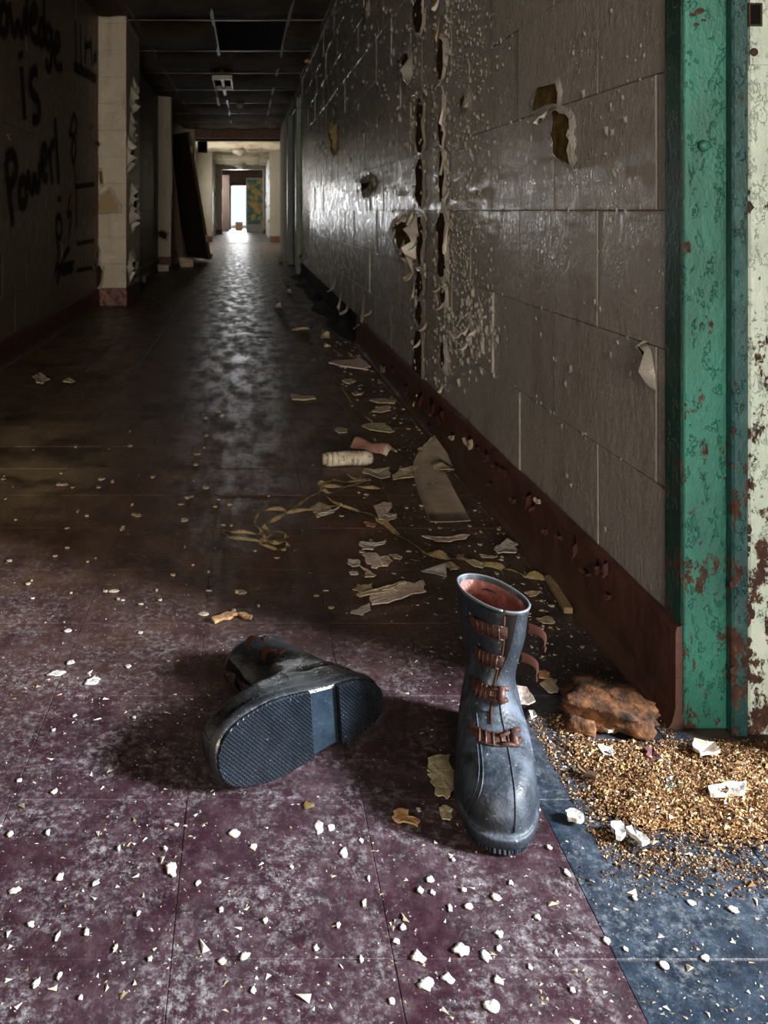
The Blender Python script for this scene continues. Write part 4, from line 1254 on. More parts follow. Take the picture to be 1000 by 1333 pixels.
def poly(pts, mt, label, name, cat, th=.002, lift=None, seed=0):
    """a flat piece with an outline read off the floor; lift(u) raises it along its own length"""
    P0 = [FP(*q) for q in pts]; P = []
    r3 = random.Random(int(pts[0][0] * 7 + pts[0][1]))
    for k, a in enumerate(P0):
        e = P0[(k + 1) % len(P0)]; nn = Vector((-(e - a).y, (e - a).x, 0))
        P += [a] + [a.lerp(e, s) + nn * r3.gauss(0, .07) for s in (.33, .67)]
    c = sum(P, Vector()) / len(P)
    c.z = 0
    n = len(P); r2 = random.Random(seed)
    zz = [(lift(p) if lift else 0) + r2.uniform(0, .002) for p in P]
    cz = sum(zz) / n * .5
    vs = [(0, 0, cz + .0006)] + [(p.x - c.x, p.y - c.y, z + .0006) for p, z in zip(P, zz)]
    m_ = len(vs); vs += [(x, y, z + th) for x, y, z in vs]
    fs = []
    for k in range(n):
        a, d = 1 + k, 1 + (k + 1) % n
        fs += [(m_, m_ + a, m_ + d), (a, d, m_ + d, m_ + a), (0, d, a)]
    # make sure the top faces up
    if sum(P[k].x * P[(k + 1) % n].y - P[(k + 1) % n].x * P[k].y for k in range(n)) < 0: fs = [f[::-1] for f in fs]
    b = MB(); b.add(vs, fs)
    o = b.build(name, M[mt], None, False, c)
    return tag(o, label, cat)
def sheet(rows_px, mt, label, name, cat, zf, th=.0018, sub=3, parent=None):
    """a bent strip: pairs of left/right pixels down its length, zf(t, side) the height"""
    L = [FP(*a) for a, _ in rows_px]; Q = [FP(*c) for _, c in rows_px]
    c = (L[len(L) // 2] + Q[len(Q) // 2]) / 2
    n = len(L); N = (n - 1) * sub; K = 4
    def at(A, t):
        i = min(int(t), n - 2); f = t - i; return A[i].lerp(A[i + 1], f)
    top = []
    for i in range(N + 1):
        t = i / sub; a, d = at(L, t), at(Q, t)
        row = []
        for k in range(K + 1):
            p = a.lerp(d, k / K) - c; p.z = .0008 + zf(i / N, k / K); row.append(p)
        top.append(row)
    b = MB(); nk = K + 1
    vs = [p for r in top for p in r]; m_ = len(vs)
    vs2 = [p + Vector((0, 0, th)) for p in vs]
    fs = []
    for i in range(N):
        for k in range(K):
            q = (i * nk + k, i * nk + k + 1, (i + 1) * nk + k + 1, (i + 1) * nk + k)
            fs += [tuple(m_ + j for j in q), q[::-1]]
    edge = [k for k in range(nk)] + [i * nk + K for i in range(1, N + 1)] + [N * nk + k for k in range(K - 1, -1, -1)] + [i * nk for i in range(N - 1, 0, -1)]
    for a, d in zip(edge, edge[1:] + edge[:1]): fs.append((a, m_ + a, m_ + d, d))
    b.add(vs + vs2, fs)
    return tag(b.build(name, M[mt], None, True, c), label, cat)

# the big bent vinyl sheet with its folded corner
t = sheet([((562, 576), (566, 579)), ((545, 590), (582, 596)), ((538, 604), (591, 612)), ((539, 622), (580, 618)), ((545, 645), (594, 645)), ((560, 681), (613, 680))], 'flake_grey',
          'long curved grey vinyl strip with a folded corner lying by the baseboard', 'vinyl_sheet', 'sheet', lambda t, s: .012 * max(0, .35 - t) / .35 * (1 + s) + .004 * abs(s - .4))
flake(578, 614, 30, 14, 'flake_yellow', 'pale yellow chip lying on the grey vinyl strip', 51, .3, .2, z=.0075)
poly([(543, 590), (556, 585), (553, 590), (541, 602)], 'flake_cream', 'thin cream splinter lying on the upper end of the grey vinyl strip', 'splinter', 'splinter', .0015, lambda p: .010)
# rolled newspaper
pa, pb = FP(424, 607), FP(482, 605); d = pa.y; L = (pb - pa).length; rad = 9.0 * d / FPX
t = thing('newspaper_roll', 'flattened roll of old newsprint lying on the floor with a worn white face', 'newspaper', ((pa.x + pb.x) / 2, pa.y + .01, 0), (0, 0, math.atan2(pb.y - pa.y, pb.x - pa.x)))
rows = []
for i in range(15):
    u = i / 14; row = []
    for k in range(16):
        a = 2 * PI * k / 16
        rr_ = rad * (1 + .05 * math.sin(3 * a + 9 * u)) * (.86 if i in (0, 14) else 1)
        row.append(((u - .5) * L, rr_ * 1.25 * math.cos(a), rad + rr_ * math.sin(a)))
    rows.append(row)
b = MB(); b.grid(rows, True); b.build('outer_sheet', M['paper'], t, True)
b = MB(); b.tube([(-L * .56, 0, rad), (-L * .40, 0, rad)], rad * .78, 14); b.build('inner_roll', M['flake_cream'], t, True)
b = MB(); b.tube([(L * .40, 0, rad), (L * .55, 0, rad * .95)], rad * .72, 14); b.build('inner_roll', M['flake_grey'], t, True)
b = MB(); b.grid([[(L * .25, rad * 1.1, rad * 1.5), (L * .58, rad * 1.25, rad * 1.2)], [(L * .25, rad * .3, rad * 2.02), (L * .53, rad * .2, rad * 1.8)]]); b.build('loose_corner', M['paper'], t)
# pink crushed carton
t = thing('crushed_carton', 'dusty pink crushed cardboard piece lying behind the newsprint roll', 'cardboard', FP(484, 586), (0, 0, -.75))
b = MB(); rows = []
for i in range(9):
    u = i / 8; row = []
    for k in range(9):
        v = k / 8 - .5
        row.append(((u - .5) * .115, v * .062 * (1 + .15 * math.sin(6 * u)), .004 + .026 * math.cos(PI * v * .95) * (1 - .25 * math.sin(PI * u)) + .003 * math.sin(9 * u + 4 * v)))
    rows.append(row)
b.grid(rows); b.build('panel', M['carton'], t, True)
b = MB(); b.grid([[(.05, v * .06, .008 + .022 * math.cos(PI * v)) for v in (-.5, -.25, 0, .25, .5)], [(.072, v * .058, .004 + .016 * math.cos(PI * v)) for v in (-.5, -.25, 0, .25, .5)]]); b.build('end_flap', M['flake_pinkish'], t, True)

# yellowed packing tape, tangled
def ribbon(paths, wd, mt, label, name, cat, seed=0):
    b = MB(); r2 = random.Random(seed); c0 = FP(*paths[0][0]); c0.z = 0
    for pi_, px in enumerate(paths):
        pts = [FP(*q) - c0 for q in px]
        for _ in range(2):
            q = [pts[0]]
            for a, c in zip(pts, pts[1:]): q += [a.lerp(c, .25), a.lerp(c, .75)]
            pts = q + [pts[-1]]
        n = len(pts); rows = []
        ph = r2.uniform(0, 6)
        for i, p in enumerate(pts):
            t = (pts[min(i + 1, n - 1)] - pts[max(i - 1, 0)]); t.z = 0
            t = t.normalized() if t.length > 1e-7 else Vector((1, 0, 0))
            s = Vector((-t.y, t.x, 0))
            tw = .75 * math.sin(i * .55 + ph)
            hw = wd * .5 * (1 + .25 * math.sin(i * .9 + ph))
            sd = s * hw * math.cos(tw) + Vector((0, 0, hw * math.sin(tw)))
            base = Vector((p.x, p.y, .0015 + hw * abs(math.sin(tw)) + .0022 * pi_ % .007))
            up = Vector((0, 0, .0007))
            rows.append([base - sd, base - sd * .0 + up, base + sd, base - up * .8])
        b.grid(rows, True)
    return tag(b.build(name, M[mt], None, False, c0), label, cat)
o3 = lambda pts: [(270 + x / 4, 540 + y / 4) for x, y in pts]
o4 = lambda pts: [(450 + x / 3.226, 540 + y / 3.226) for x, y in pts]
ribbon([o3([(80, 620), (130, 648), (270, 662), (360, 672), (432, 632), (330, 610), (285, 590)]),
        o3([(80, 616), (180, 622), (270, 632), (300, 650), (350, 690), (400, 665), (430, 690), (385, 720), (345, 710), (270, 680), (300, 660), (330, 700)]),
        o3([(285, 592), (390, 548), (415, 510), (300, 505), (262, 530), (240, 595), (285, 610), (290, 660), (340, 640)]),
        o3([(395, 535), (530, 512), (620, 505), (700, 488)]),
        o3([(405, 520), (470, 490), (515, 440), (580, 425), (610, 370), (650, 345), (690, 360), (830, 350)]),
        o3([(850, 352), (760, 380), (650, 392), (565, 380), (610, 360), (600, 425), (680, 482), (780, 512), (880, 545)]),
        o3([(600, 410), (640, 430), (760, 380), (830, 400), (920, 400)]),
        o3([(700, 290), (740, 320), (760, 345), (800, 335), (830, 310)])], .0085, 'twine', 'tangled yellowed packing tape spread across the brown floor', 'packing_tape', 'tape', 5)
ribbon([o4([(130, 440), (165, 462), (235, 525), (330, 585), (400, 603), (460, 612), (560, 632), (640, 645), (700, 665), (760, 682), (840, 697)])], .015, 'twine', 'long flattened yellow strip curving toward the baseboard behind the upright boot', 'packing_strip', 'strip', 6)
o5 = lambda pts: [(380 + x / 3.846, 400 + y / 3.846) for x, y in pts]
ribbon([o5([(210, 350), (240, 395), (268, 430), (300, 485), (345, 530), (405, 580)]), o5([(140, 80), (155, 140), (190, 205), (255, 250)])], .006, 'twine', 'thin yellowish cord running away along the dark floor', 'cord', 'cord', 7)
# stick by the baseboard
pa, pb = FP(714, 756), FP(741, 800)
c = (pa + pb) / 2; b = MB()
L = (pb - pa).length
b.bbox(-.008, .008, -L / 2, L / 2, .0005, .012, .0015)
for k, v in enumerate(b.v): b.v[k] = (v[0] + .002 * math.sin(v[1] * 40), v[1], v[2])
o = b.build('stick', M['wood_tan'], None, False, c); o.rotation_euler = (0, 0, math.atan2(pb.y - pa.y, pb.x - pa.x) - PI / 2)
tag(o, 'tan wooden stick lying at the end of the yellow strip', 'stick')

# larger flakes, each by itself
poly(o3([(790, 685), (850, 683), (930, 678), (925, 690), (865, 700), (862, 722), (805, 725)]), 'flake_white', 'white paint strip lying over the edge of a round grey flake', 'paint_flake', 'flake', .002, lambda p: .006)
poly(o3([(806, 735), (840, 722), (880, 728), (900, 745), (945, 740), (965, 765), (940, 795), (905, 795), (880, 805), (830, 780)]), 'flake_pinkish', 'rounded grey pink flake under the white paint strip', 'paint_flake', 'flake', .0016)
poly(o3([(790, 800), (830, 815), (880, 850), (820, 860)]), 'flake_cream', 'small cream triangle of paint below the rounded pink flake', 'paint_flake', 'flake', .0016, lambda p: .003)
poly(o3([(735, 770), (785, 768), (795, 800), (755, 808), (730, 790)]), 'flake_white', 'small crumpled white flake left of the rounded pink flake', 'paint_flake', 'flake', .0016, lambda p: .004)
poly(o3([(740, 825), (780, 820), (785, 838), (745, 840)]), 'flake_white', 'tiny white scrap above the long cream flake', 'paint_flake', 'flake', .0016)
poly(o3([(945, 735), (985, 730), (1015, 745), (1005, 760), (970, 752)]), 'flake_cream', 'small hooked flake right of the rounded pink flake', 'paint_flake', 'flake', .0014)
poly(o4([(100, 785), (130, 765), (200, 740), (240, 722), (252, 714), (300, 728), (326, 710), (338, 758), (260, 775), (180, 805), (110, 812)]), 'flake_pinkish', 'long pale pink flake with a torn edge lying left behind the upright boot', 'paint_flake', 'flake', .002, lambda p: .004)
poly(o4([(45, 775), (100, 755), (170, 738), (250, 715), (255, 724), (180, 750), (110, 772), (60, 785)]), 'flake_cream', 'thin cream sliver along the long pale pink flake', 'paint_flake', 'flake', .0016, lambda p: .006)
poly(o4([(30, 740), (60, 722), (110, 715), (112, 735), (60, 748)]), 'flake_yellow', 'yellow flake above the cream sliver', 'paint_flake', 'flake', .0016)
poly(o4([(20, 838), (60, 812), (100, 795), (105, 825), (70, 845)]), 'flake_white', 'greenish white powdery flake left of the long pale pink flake', 'paint_flake', 'flake', .0012)
sheet([((548, 744), (550, 745)), ((562, 742), (568, 748)), ((578, 740), (582, 752))], 'flake_white', 'rolled white flake with a pointed tip left of the boot top', 'paint_flake', 'flake', lambda t, s: .018 * t * math.sin(PI * s))
poly(o4([(408, 640), (440, 625), (478, 655), (440, 664)]), 'flake_yellow', 'yellow grey flake behind the rolled white flake', 'paint_flake', 'flake', .0016, lambda p: .003)
poly(o4([(320, 520), (370, 522), (430, 525), (470, 515), (522, 514), (505, 530), (440, 544), (380, 542)]), 'flake_pinkish', 'thin crescent flake below the grey vinyl strip', 'paint_flake', 'flake', .0018, lambda p: .003)
poly(o4([(628, 580), (655, 560), (680, 540), (725, 565), (715, 600), (640, 602)]), 'flake_white', 'whitish curled flake near the baseboard beyond the yellow strip', 'paint_flake', 'flake', .002, lambda p: .008)
poly(o4([(562, 590), (600, 596), (640, 600), (570, 602)]), 'flake_grey', 'grey sliver left of the whitish curled flake', 'paint_flake', 'flake', .0014)
poly(o4([(125, 410), (155, 378), (190, 385), (195, 400), (160, 405), (158, 432), (190, 442), (215, 430), (215, 445), (180, 460), (140, 452)]), 'flake_pinkish', 'hook shaped pale flake where the yellow strip begins', 'paint_flake', 'flake', .0018, lambda p: .005)
poly(o4([(75, 455), (130, 460), (125, 475), (90, 472)]), 'carton', 'small salmon pink chip under the yellow strip', 'paint_flake', 'flake', .0014)
poly(o3([(540, 485), (580, 458), (640, 485), (630, 520), (570, 540), (550, 510)]), 'flake_cream', 'pale flake lying under the packing tape', 'paint_flake', 'flake', .0016)
poly(o3([(575, 540), (640, 522), (690, 495), (660, 530), (600, 548)]), 'flake_white', 'white curled lip of paint in front of the packing tape', 'paint_flake', 'flake', .0016, lambda p: .008)
poly(o4([(765, 750), (820, 742), (800, 765), (770, 768)]), 'flake_cream', 'cream flake between the stick and the boot top', 'paint_flake', 'flake', .0016)
poly(o4([(800, 862), (850, 850), (880, 876), (830, 882)]), 'flake_cream', 'flat cream flake just right of the boot top', 'paint_flake', 'flake', .0016)
poly(o4([(505, 628), (540, 622), (578, 640), (575, 660), (540, 650)]), 'flake_cream', 'creased cream flake lying across the yellow strip', 'paint_flake', 'flake', .0018, lambda p: .005)
poly(o3([(20, 1075), (80, 1050), (140, 1035), (160, 1050), (110, 1072), (40, 1092)]), 'flake_tan', 'long tan splinter at the edge of the light patch', 'wood_chip', 'chip', .005)
poly(o3([(160, 1048), (190, 1038), (235, 1060), (225, 1075), (190, 1068)]), 'flake_tan', 'short tan splinter touching the long tan splinter', 'wood_chip', 'chip', .004)
poly(o3([(145, 925), (180, 920), (205, 935), (165, 942)]), 'flake_cream', 'small cream chip above the tan splinters', 'wood_chip', 'chip', .003)
poly(o5([(185, 290), (240, 278), (310, 275), (340, 265), (385, 300), (385, 325), (310, 315), (240, 305)]), 'flake_pinkish', 'grey white flake far off beside the baseboard', 'paint_flake', 'flake', .006, lambda p: .006)
poly(o5([(0, 440), (50, 448), (110, 450), (120, 462), (50, 468), (0, 465)]), 'flake_cream', 'ragged pale strip of paint in the middle of the dark floor', 'paint_flake', 'flake', .004)
poly(o5([(250, 372), (300, 362), (320, 375), (290, 388)]), 'flake_pinkish', 'small flake beside the thin cord', 'paint_flake', 'flake', .004)
poly(o5([(300, 435), (340, 430), (355, 438), (320, 446)]), 'flake_cream', 'small narrow flake right of the thin cord', 'paint_flake', 'flake', .003)
poly(o5([(390, 470), (450, 460), (520, 470), (515, 485), (430, 482)]), 'flake_cream', 'flat cream flake close under the dark end of the baseboard', 'paint_flake', 'flake', .003)
poly(o5([(400, 535), (440, 510), (490, 505), (495, 530), (440, 538)]), 'flake_cream', 'cream flake beyond the pink carton by the wall', 'paint_flake', 'flake', .003, lambda p: .006)
poly(o5([(350, 605), (400, 590), (470, 590), (495, 615), (490, 638), (430, 630), (380, 620)]), 'flake_yellow', 'broad yellow grey flake right behind the pink carton', 'paint_flake', 'flake', .003, lambda p: .004)
poly(o5([(215, 615), (250, 606), (280, 615), (275, 632), (235, 634)]), 'flake_cream', 'oval flake left of the pink carton', 'paint_flake', 'flake', .003)
poly([(520, 617), (545, 614), (540, 628), (512, 632)], 'flake_cream', 'crushed pale scrap left of the grey vinyl strip', 'paint_flake', 'flake', .002, lambda p: .012)
poly([(498, 617), (508, 615), (508, 628), (496, 630), (472, 622), (474, 616), (485, 619)], 'flake_grey', 'crumpled grey scrap on the packing tape', 'paint_flake', 'flake', .002, lambda p: .012)
poly([(42, 494), (50, 489), (60, 494), (65, 498), (56, 503), (47, 502)], 'flake_cream', 'left and larger of two pale flakes alone near the left wall', 'paint_flake', 'flake', .004, lambda p: .01)
poly([(82, 500), (88, 495), (98, 500), (92, 502)], 'flake_cream', 'right and smaller of two pale flakes alone near the left wall', 'paint_flake', 'flake', .004, lambda p: .008)
poly([(664, 912), (672, 905), (686, 908), (697, 926), (688, 930), (668, 928)], 'flake_pinkish', 'pale pink flake leaning beside the ankle of the upright boot', 'paint_flake', 'flake', .002, lambda p: .012)
poly([(688, 932), (695, 930), (699, 938), (692, 942)], 'flake_white', 'bluish white chip below the pale pink flake', 'paint_flake', 'flake', .002, lambda p: .004)
poly([(557, 990), (568, 985), (586, 985), (594, 1010), (590, 1030), (582, 1042), (566, 1036), (562, 1012), (556, 1005)], 'flake_yellow', 'torn pale yellow flake in the shadow left of the upright boot', 'paint_flake', 'flake', .0014)
poly([(572, 1055), (580, 1050), (590, 1056), (586, 1070), (576, 1068)], 'flake_yellow', 'smaller yellow grey flake below the torn pale yellow flake', 'paint_flake', 'flake', .0014)
poly([(512, 1060), (520, 1055), (532, 1058), (532, 1066), (546, 1070), (544, 1078), (530, 1074), (514, 1072)], 'flake_tan', 'orange tan chip in the shadow of the upright boot', 'paint_flake', 'flake', .002)
poly([(922, 1044), (945, 1038), (972, 1037), (970, 1049), (945, 1054), (925, 1052)], 'flake_white', 'long white shard lying on the tan crumbs', 'shard', 'shard', .006, lambda p: .012)
poly([(815, 1090), (822, 1086), (846, 1106), (836, 1110)], 'flake_white', 'narrow white shard at the lower edge of the tan crumbs', 'shard', 'shard', .005, lambda p: .005)
poly([(795, 1083), (808, 1080), (815, 1096), (802, 1100)], 'flake_white', 'blunt white chip beside the narrow white shard', 'shard', 'shard', .006, lambda p: .004)
poly([(736, 1066), (748, 1062), (760, 1070), (756, 1078), (740, 1074)], 'flake_white', 'white chip at the left rim of the tan crumbs', 'shard', 'shard', .005, lambda p: .003)
poly([(775, 940), (790, 950), (800, 957), (792, 960), (774, 948)], 'flake_cream', 'cream sliver in front of the orange insulation chunk', 'shard', 'shard', .004, lambda p: .004)
poly([(778, 978), (798, 980), (797, 992), (786, 990)], 'flake_white', 'white flake between the crumbs and the insulation chunk', 'shard', 'shard', .003, lambda p: .004)
poly([(838, 984), (850, 982), (862, 998), (848, 1000)], 'dark_chip', 'dark red chip on the crumbs below the door frame', 'shard', 'shard', .004, lambda p: .006)
poly([(904, 976), (930, 980), (938, 992), (912, 996), (902, 986)], 'flake_grey', 'grey flake on the crumbs in front of the green jamb', 'shard', 'shard', .004, lambda p: .010)
poly([(866, 1026), (880, 1024), (884, 1036), (870, 1038)], 'teal', 'dark green paint chip on the tan crumbs', 'shard', 'shard', .003, lambda p: .010)
poly([(752, 1004), (780, 1018), (776, 1024), (754, 1012)], 'wood_edge', 'dark brown splinter on the tan crumbs', 'splinter', 'splinter', .004, lambda p: .006)
poly([(703, 893), (712, 884), (726, 888), (726, 904), (714, 903)], 'flake_cream', 'cream chip between the boot ankle and the insulation chunk', 'shard', 'shard', .002)
poly([(700, 878), (708, 875), (716, 879), (712, 886), (702, 884)], 'flake_tan', 'orange chip right of the second buckle of the upright boot', 'shard', 'shard', .003)

# orange brown insulation chunk against the baseboard
t = thing('insulation_chunk', 'broken orange brown chunk of insulation leaning at the end of the baseboard', 'insulation', FP(792, 936), (0, 0, -.42))
def rock(sx, sy, sz, seed, n=14, amp=.22):
    rows = []; b = MB()
    for i in range(n + 1):
        ph = PI * i / n; row = []
        for k in range(2 * n):
            a = 2 * PI * k / (2 * n)
            cx, cy, cz = math.sin(ph) * math.cos(a), math.sin(ph) * math.sin(a), -math.cos(ph)
            q = max(abs(cx), abs(cy), abs(cz)) ** -.72
            v = Vector((cx * q, cy * q, cz * q))
            f = 1 + amp * mnoise.noise(v * 1.6 + Vector((seed, 0, 0))) + amp * .6 * mnoise.noise(v * 4 + Vector((0, seed, 0))) + amp * .35 * mnoise.noise(v * 11 + Vector((0, seed, 3)))
            row.append((v.x * f * sx / 2, v.y * f * sy / 2, max(0.0005, sz / 2 + v.z * f * sz / 2)))
        rows.append(row)
    b.grid(rows, True); return b
rock(.112, .082, .036, 4, 22, .26).build('main_piece', M['foam'], t, True)
b = rock(.04, .03, .018, 9, 8); b.v = [(x - .035, y - .045, z) for x, y, z in b.v]; b.build('crumbled_edge', M['foam'], t, True)

# the heap of tan crumbs spilling through the doorway
HP = [FP(*q) for q in ((690, 905), (742, 925), (792, 955), (850, 958), (905, 952), (1010, 958), (1090, 990), (1120, 1120), (1000, 1128), (900, 1112), (830, 1108), (760, 1070), (735, 1010))]
def inside(x, y, P):
    c = False
    for i in range(len(P)):
        a, d = P[i - 1], P[i]
        if (a.y > y) != (d.y > y) and x < (d.x - a.x) * (y - a.y) / (d.y - a.y) + a.x: c = not c
    return c
def edge_dist(x, y, P):
    best = 9
    for i in range(len(P)):
        a, d = P[i - 1], P[i]
        ab = Vector((d.x - a.x, d.y - a.y)); ap = Vector((x - a.x, y - a.y))
        s = max(0, min(1, ap.dot(ab) / max(ab.length_squared, 1e-9)))
        best = min(best, (ap - ab * s).length)
    return best
def mound(x, y):
    if not inside(x, y, HP): return 0
    e = edge_dist(x, y, HP)
    return min(1, e / .09) ** 1.2 * (.013 + .006 * mnoise.noise(Vector((x * 30, y * 30, 2))))
b = MB(); rr = random.Random(21)
gx = [.30 + .0065 * i for i in range(92)]; gy = [.88 + .0065 * i for i in range(46)]
vid = {}
for i, x in enumerate(gx):
    for j, y in enumerate(gy):
        if inside(x, y, HP) and not (WR - .016 < x and y > 1.118) and not (x < .425) and not (x < .59 and y > 1.10):
            vid[(i, j)] = len(b.v); b.v.append((x, y, mound(x, y) * .85 + .0004))
for i in range(len(gx) - 1):
    for j in range(len(gy) - 1):
        q = [(i, j), (i + 1, j), (i + 1, j + 1), (i, j + 1)]
        if all(k in vid and edge_dist(gx[k[0]], gy[k[1]], HP) > .03 for k in q): b.f.append(tuple(vid[k] for k in q)); b.m.append(0)
heap = tag(b.build('crumb_heap', M['crumb_bed'], None, True), 'heap of tan crumbled insulation spread at the foot of the green doorway', 'debris', None, 'stuff')
def crumb(b, x, y, z, s, rr, fl=1.0):
    a = rr.uniform(0, 6.28); e = rr.uniform(.5, 1.9)
    ca, sa = math.cos(a), math.sin(a)
    pts = []
    for ux, uy, uz in ((1, 0, 0), (-.4, .8, 0), (-.5, -.8, .1), (.1, .1, .9), (0, 0, -.5)):
        px, py = ux * s * e + rr.gauss(0, s * .2), uy * s / e ** .5 + rr.gauss(0, s * .2)
        pts.append((x + px * ca - py * sa, y + px * sa + py * ca, max(.0002, z + uz * s * fl * rr.uniform(.5, .9))))
    b.add(pts, [(0, 1, 3), (1, 2, 3), (2, 0, 3), (1, 0, 4), (2, 1, 4), (0, 2, 4)])
b = MB(); cnt = 0
while cnt < 30000:
    x, y = rr.uniform(.30, .86), rr.uniform(.86, 1.17)
    if WR - .014 < x and y > 1.116 or x < .400 and y > .9 or .462 < x < .575 and y > 1.115: continue
    if inside(x, y, HP):
        e = edge_dist(x, y, HP)
        if rr.random() > min(1, e / .055) ** 1.3 + .06: continue
    elif edge_dist(x, y, HP) > abs(rr.gauss(0, .035)) or rr.random() > .4: continue
    s = min(.0055, .0007 + rr.expovariate(1 / .00055))
    crumb(b, x, y, mound(x, y) + s * .3, s, rr); cnt += 1
for _ in range(1500):                                   # thin scatter between the boot and the heap
    x, y = rr.uniform(.408, .56), rr.uniform(.90, 1.11)
    s = .0006 + rr.expovariate(1 / .0006); crumb(b, x, y, s * .2, min(s, .004), rr, .6)
tag(b.build('tan_crumbs', M['crumbs'], heap), kind='stuff')
# small plaster crumbs everywhere, thicker along the wall and in the foreground
b = MB(); cnt = 0; bd = FP(800, 940)
while cnt < 5200:
    k = rr.random()
    if k < .30: x, y = WR - .03 - abs(rr.gauss(0, .07)), rr.uniform(1.2, 4.2)
    elif k < .55: x, y = rr.gauss(.42, .10), rr.uniform(1.0, 2.6)
    else: x, y = rr.uniform(-.55, .60), .62 + rr.expovariate(1 / .45)
    if y > 5 or x > WR - .026 or x < -1.05 or (x < .32 and y > 2.8): continue
    s = min(.0060, .0007 + rr.expovariate(1 / .0010)) * (1.0 if y < 1.3 else .9)
    if .02 < x < .23 and .98 < y < 1.35 or .27 < x < .405 and .89 < y < 1.18 or x > .40 and 1.11 < y < 1.25: continue
    crumb(b, x, y, s * .12, s, rr, .45); cnt += 1
tag(b.build('plaster_crumbs', M['plaster']), 'fine pale plaster crumbs scattered over the floor tiles', 'debris', None, 'stuff')

# chips one can count on the tiles: each its own object
fore = [(222, 1132, 22, 30), (330, 1103, 14, 14), (415, 1078, 18, 26), (430, 1078, 14, 20), (447, 1112, 12, 18), (305, 1085, 18, 16), (288, 1186, 8, 10), (319, 1246, 20, 16), (290, 1253, 16, 14),
        (78, 1142, 14, 14), (125, 1150, 12, 12), (47, 1282, 10, 24), (20, 1160, 20, 12), (75, 1220, 8, 18), (113, 1215, 8, 18), (195, 1250, 8, 10), (77, 1272, 7, 16), (545, 1247, 22, 20), (555, 1283, 28, 24), (583, 1275, 20, 18),
        (600, 1238, 26, 22), (632, 1245, 18, 22), (650, 1217, 14, 14), (650, 1235, 10, 16), (649, 1278, 14, 18), (559, 1146, 14, 12), (547, 1161, 12, 14), (563, 1163, 10, 10), (604, 1160, 8, 8), (610, 1182, 16, 10), (586, 1184, 8, 14),
        (647, 1169, 18, 14), (474, 1177, 8, 16), (524, 1208, 10, 12), (516, 1226, 12, 10), (715, 1104, 10, 8), (738, 1137, 10, 14), (700, 1052, 8, 14), (790, 1225, 10, 14), (918, 1248, 16, 14), (864, 1258, 14, 14), (814, 1236, 8, 10),
        (900, 1176, 16, 10), (955, 1186, 16, 14), (826, 1170, 8, 10), (62, 1085, 8, 14), (14, 1087, 12, 10), (150, 1235, 8, 16), (70, 1032, 10, 10), (25, 1017, 8, 8), (118, 887, 26, 18), (72, 877, 30, 10), (88, 822, 14, 8), (92, 863, 14, 8),
        (167, 868, 12, 6), (183, 824, 12, 5), (137, 770, 12, 5), (70, 951, 8, 6), (97, 932, 8, 6), (175, 935, 8, 5), (125, 885, 16, 10), (155, 1105, 6, 10), (230, 1075, 8, 6), (470, 1095, 8, 10), (380, 1130, 7, 8), (400, 1050, 22, 12),
        (545, 1055, 8, 8), (560, 1010, 8, 8), (480, 1145, 6, 10), (640, 1310, 26, 22), (440, 1205, 8, 10), (412, 1235, 10, 12), (215, 1105, 8, 8), (345, 1200, 8, 10), (258, 1150, 8, 10), (180, 1190, 8, 10), (105, 1300, 8, 12), (330, 1290, 10, 12),
        (40, 1205, 14, 10), (590, 1120, 8, 6), (665, 1150, 8, 10), (700, 1195, 10, 10), (745, 1290, 10, 12), (690, 1260, 8, 10), (510, 1305, 12, 12), (470, 1250, 8, 14)]
SINGLE = {(555, 1283): 'largest white flake low in the foreground, below the upright boot', (583, 1275): 'white flake touching the largest foreground flake on its right',
          (545, 1247): 'jagged white flake above the largest foreground flake', (600, 1238): 'broad white flake in the middle of the chip cluster below the upright boot',
          (632, 1245): 'white flake at the right end of the chip cluster below the upright boot', (649, 1278): 'lone white flake right of the largest foreground flake',
          (640, 1310): 'pale flake at the bottom edge of the photo below the boots', (415, 1078): 'white flake just below the sole of the lying boot, upper of a pair',
          (430, 1078): 'white flake just below the sole of the lying boot, right of a pair', (447, 1112): 'white flake lower right of the pair below the lying boot',
          (222, 1132): 'long white flake on the tile joint left below the lying boot', (330, 1103): 'rounded white flake below the toe of the lying boot',
          (305, 1085): 'powdery white flake close under the toe of the lying boot', (319, 1246): 'oval pinkish white flake in the lower left foreground, larger of two',
          (290, 1253): 'oval pinkish white flake in the lower left foreground, smaller of two', (647, 1169): 'white flake on the floor right under the toe of the upright boot',
          (610, 1182): 'twin white flake below the upright boot toe', (559, 1146): 'pinkish white chip topmost of the small group left of the upright toe',
          (118, 887): 'larger powdery white flake in the lit patch far left of the lying boot', (72, 877): 'long flat white flake in the lit patch at the left edge',
          (918, 1248): 'white chip on the blue tile at the lower right corner', (790, 1225): 'white chip on the joint between maroon and blue tiles',
          (955, 1186): 'white chip on the blue tile near the right edge of the photo', (900, 1176): 'long white chip on the blue tile below the tan crumbs'}
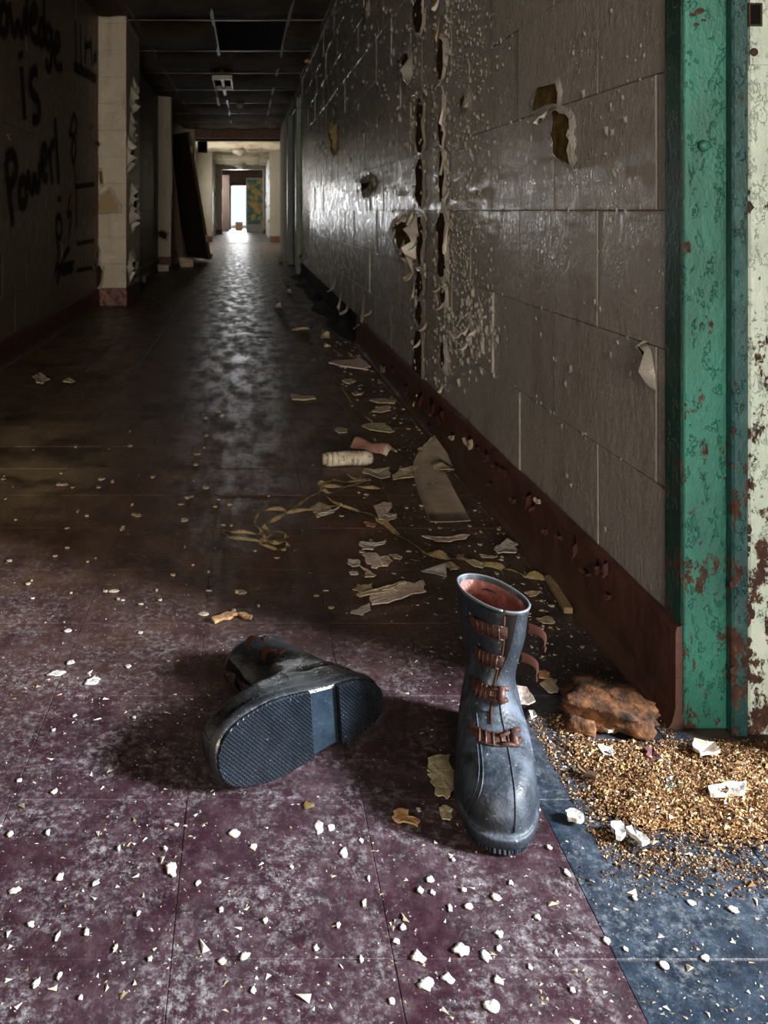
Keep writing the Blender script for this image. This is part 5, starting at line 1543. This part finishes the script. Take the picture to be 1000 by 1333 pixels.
for i, (px, py, w_, h_) in enumerate(fore):
    blue = px > 745 + (py - 1120) * .47
    far = py < 1000
    lab = ('small white paint chip on the blue grey tiles in the foreground' if blue else
           'small white paint chip in the lit patch left of the lying boot' if far else 'small white paint chip on the maroon tiles in the foreground')
    grp = 'white chips on the blue tiles' if blue else 'white chips left of the lying boot' if far else 'white chips on the foreground tiles'
    mt = 'flake_tan' if (px, py) in ((400, 1050),) else ('flake_white' if R.random() < .7 else 'flake_pinkish')
    if (px, py) == (400, 1050): mt, lab, grp = 'bare', 'flat brown scab on the maroon tile below the lying boot', None
    if (px, py) in SINGLE: lab, grp = SINGLE[(px, py)], None
    flake(px, py, w_, h_, mt, lab, 400 + i, R.uniform(-.3, .3), R.uniform(0, .05), 'paint_chip', 'chip', R.uniform(.0006, .0016), .62, group=grp, n=13)
mid = []
r2 = random.Random(12)
for i in range(88):                                     # brown floor behind the boots
    px, py = r2.uniform(0, 700), 560 + 240 * r2.random()
    if px > VX + (WR - .05) / CH * (py - VY): continue
    mid.append((px, py, r2.uniform(3, 11), r2.uniform(2, 5)))
for i, (px, py, w_, h_) in enumerate(mid + [(84, 631, 16, 6), (133, 624, 12, 6), (76, 631, 10, 5), (268, 635, 12, 5), (148, 770, 18, 6), (265, 800, 18, 8), (310, 772, 12, 6), (256, 592, 12, 3), (284, 536, 12, 5), (268, 545, 10, 4), (180, 672, 10, 6), (240, 678, 14, 6)]):
    flake(px, py, w_, h_, r2.choice(('flake_cream', 'flake_cream', 'flake_pinkish', 'flake_yellow')), 'tiny cream paint chip on the brown floor behind the boots', 600 + i, 0, r2.uniform(0, .12), 'paint_chip', 'chip', .0015, .5, group='cream chips on the brown floor', n=8)
wallc = []
for i in range(110):                                    # litter along the right baseboard
    y = 1.35 + 3.2 * r2.random() ** 1.4; x = WR - .035 - abs(r2.gauss(0, .09))
    px, py = VX + x * FPX / y, VY + CH * FPX / y
    wallc.append((px, py, r2.uniform(3, 12) * 1.2 / y ** .5, r2.uniform(2, 5) * 1.2 / y ** .5))
for i, (px, py, w_, h_) in enumerate(wallc):
    flake(px, py, w_, h_, r2.choice(('flake_cream', 'flake_yellow', 'flake_pinkish', 'flake_grey')), 'small curled paint chip in the litter along the right baseboard', 800 + i, 0, r2.uniform(0, .3), 'paint_chip', 'chip', .0016, .5, group='chips along the right baseboard', n=8)
# low black ragged heap beyond the end of the baseboard
b = MB()
rows = []
for i in range(50):
    y = 4.5 + 4.6 * i / 49; row = []
    for k in range(9):
        v = k / 8
        wd = .17 * (.6 + .5 * mnoise.noise(Vector((y * 2.1, 0, 3)))) * min(1, (y - 4.4) / .5)
        h = .065 * (.55 + .6 * mnoise.noise(Vector((y * 3.3, v * 2, 1)))) * (1 - v) ** 1.3 * min(1, (y - 4.4) / .6)
        row.append((WR - .003 - wd * v, y, .0006 + max(0, h)))
    rows.append(row)
b.grid(rows)
tag(b.build('black_heap', M['black_mottle'], None, False), 'low black heap along the right wall beyond the baseboard', 'debris', None, 'stuff')
for i, (px, py, w_, h_, mt, lab) in enumerate([(424, 441, 14, 8, 'flake_cream', 'cream crumpled scrap at the edge of the black heap'), (392, 430, 26, 3, 'flake_cream', 'thin pale sliver lying beside the black heap'),
                                              (426, 452, 10, 3, 'flake_pinkish', 'narrow pink sliver left of the thin cord'), (376, 382, 8, 5, 'flake_white', 'white scrap far down against the right wall'),
                                              (365, 343, 6, 3, 'flake_white', 'tiny white scrap near the far green frame'), (362, 401, 12, 4, 'flake_white', 'pale scrap on the shiny floor ahead of the far frame')]):
    flake(px, py, w_, h_, mt, lab, 950 + i, 0, .3, th=.006)
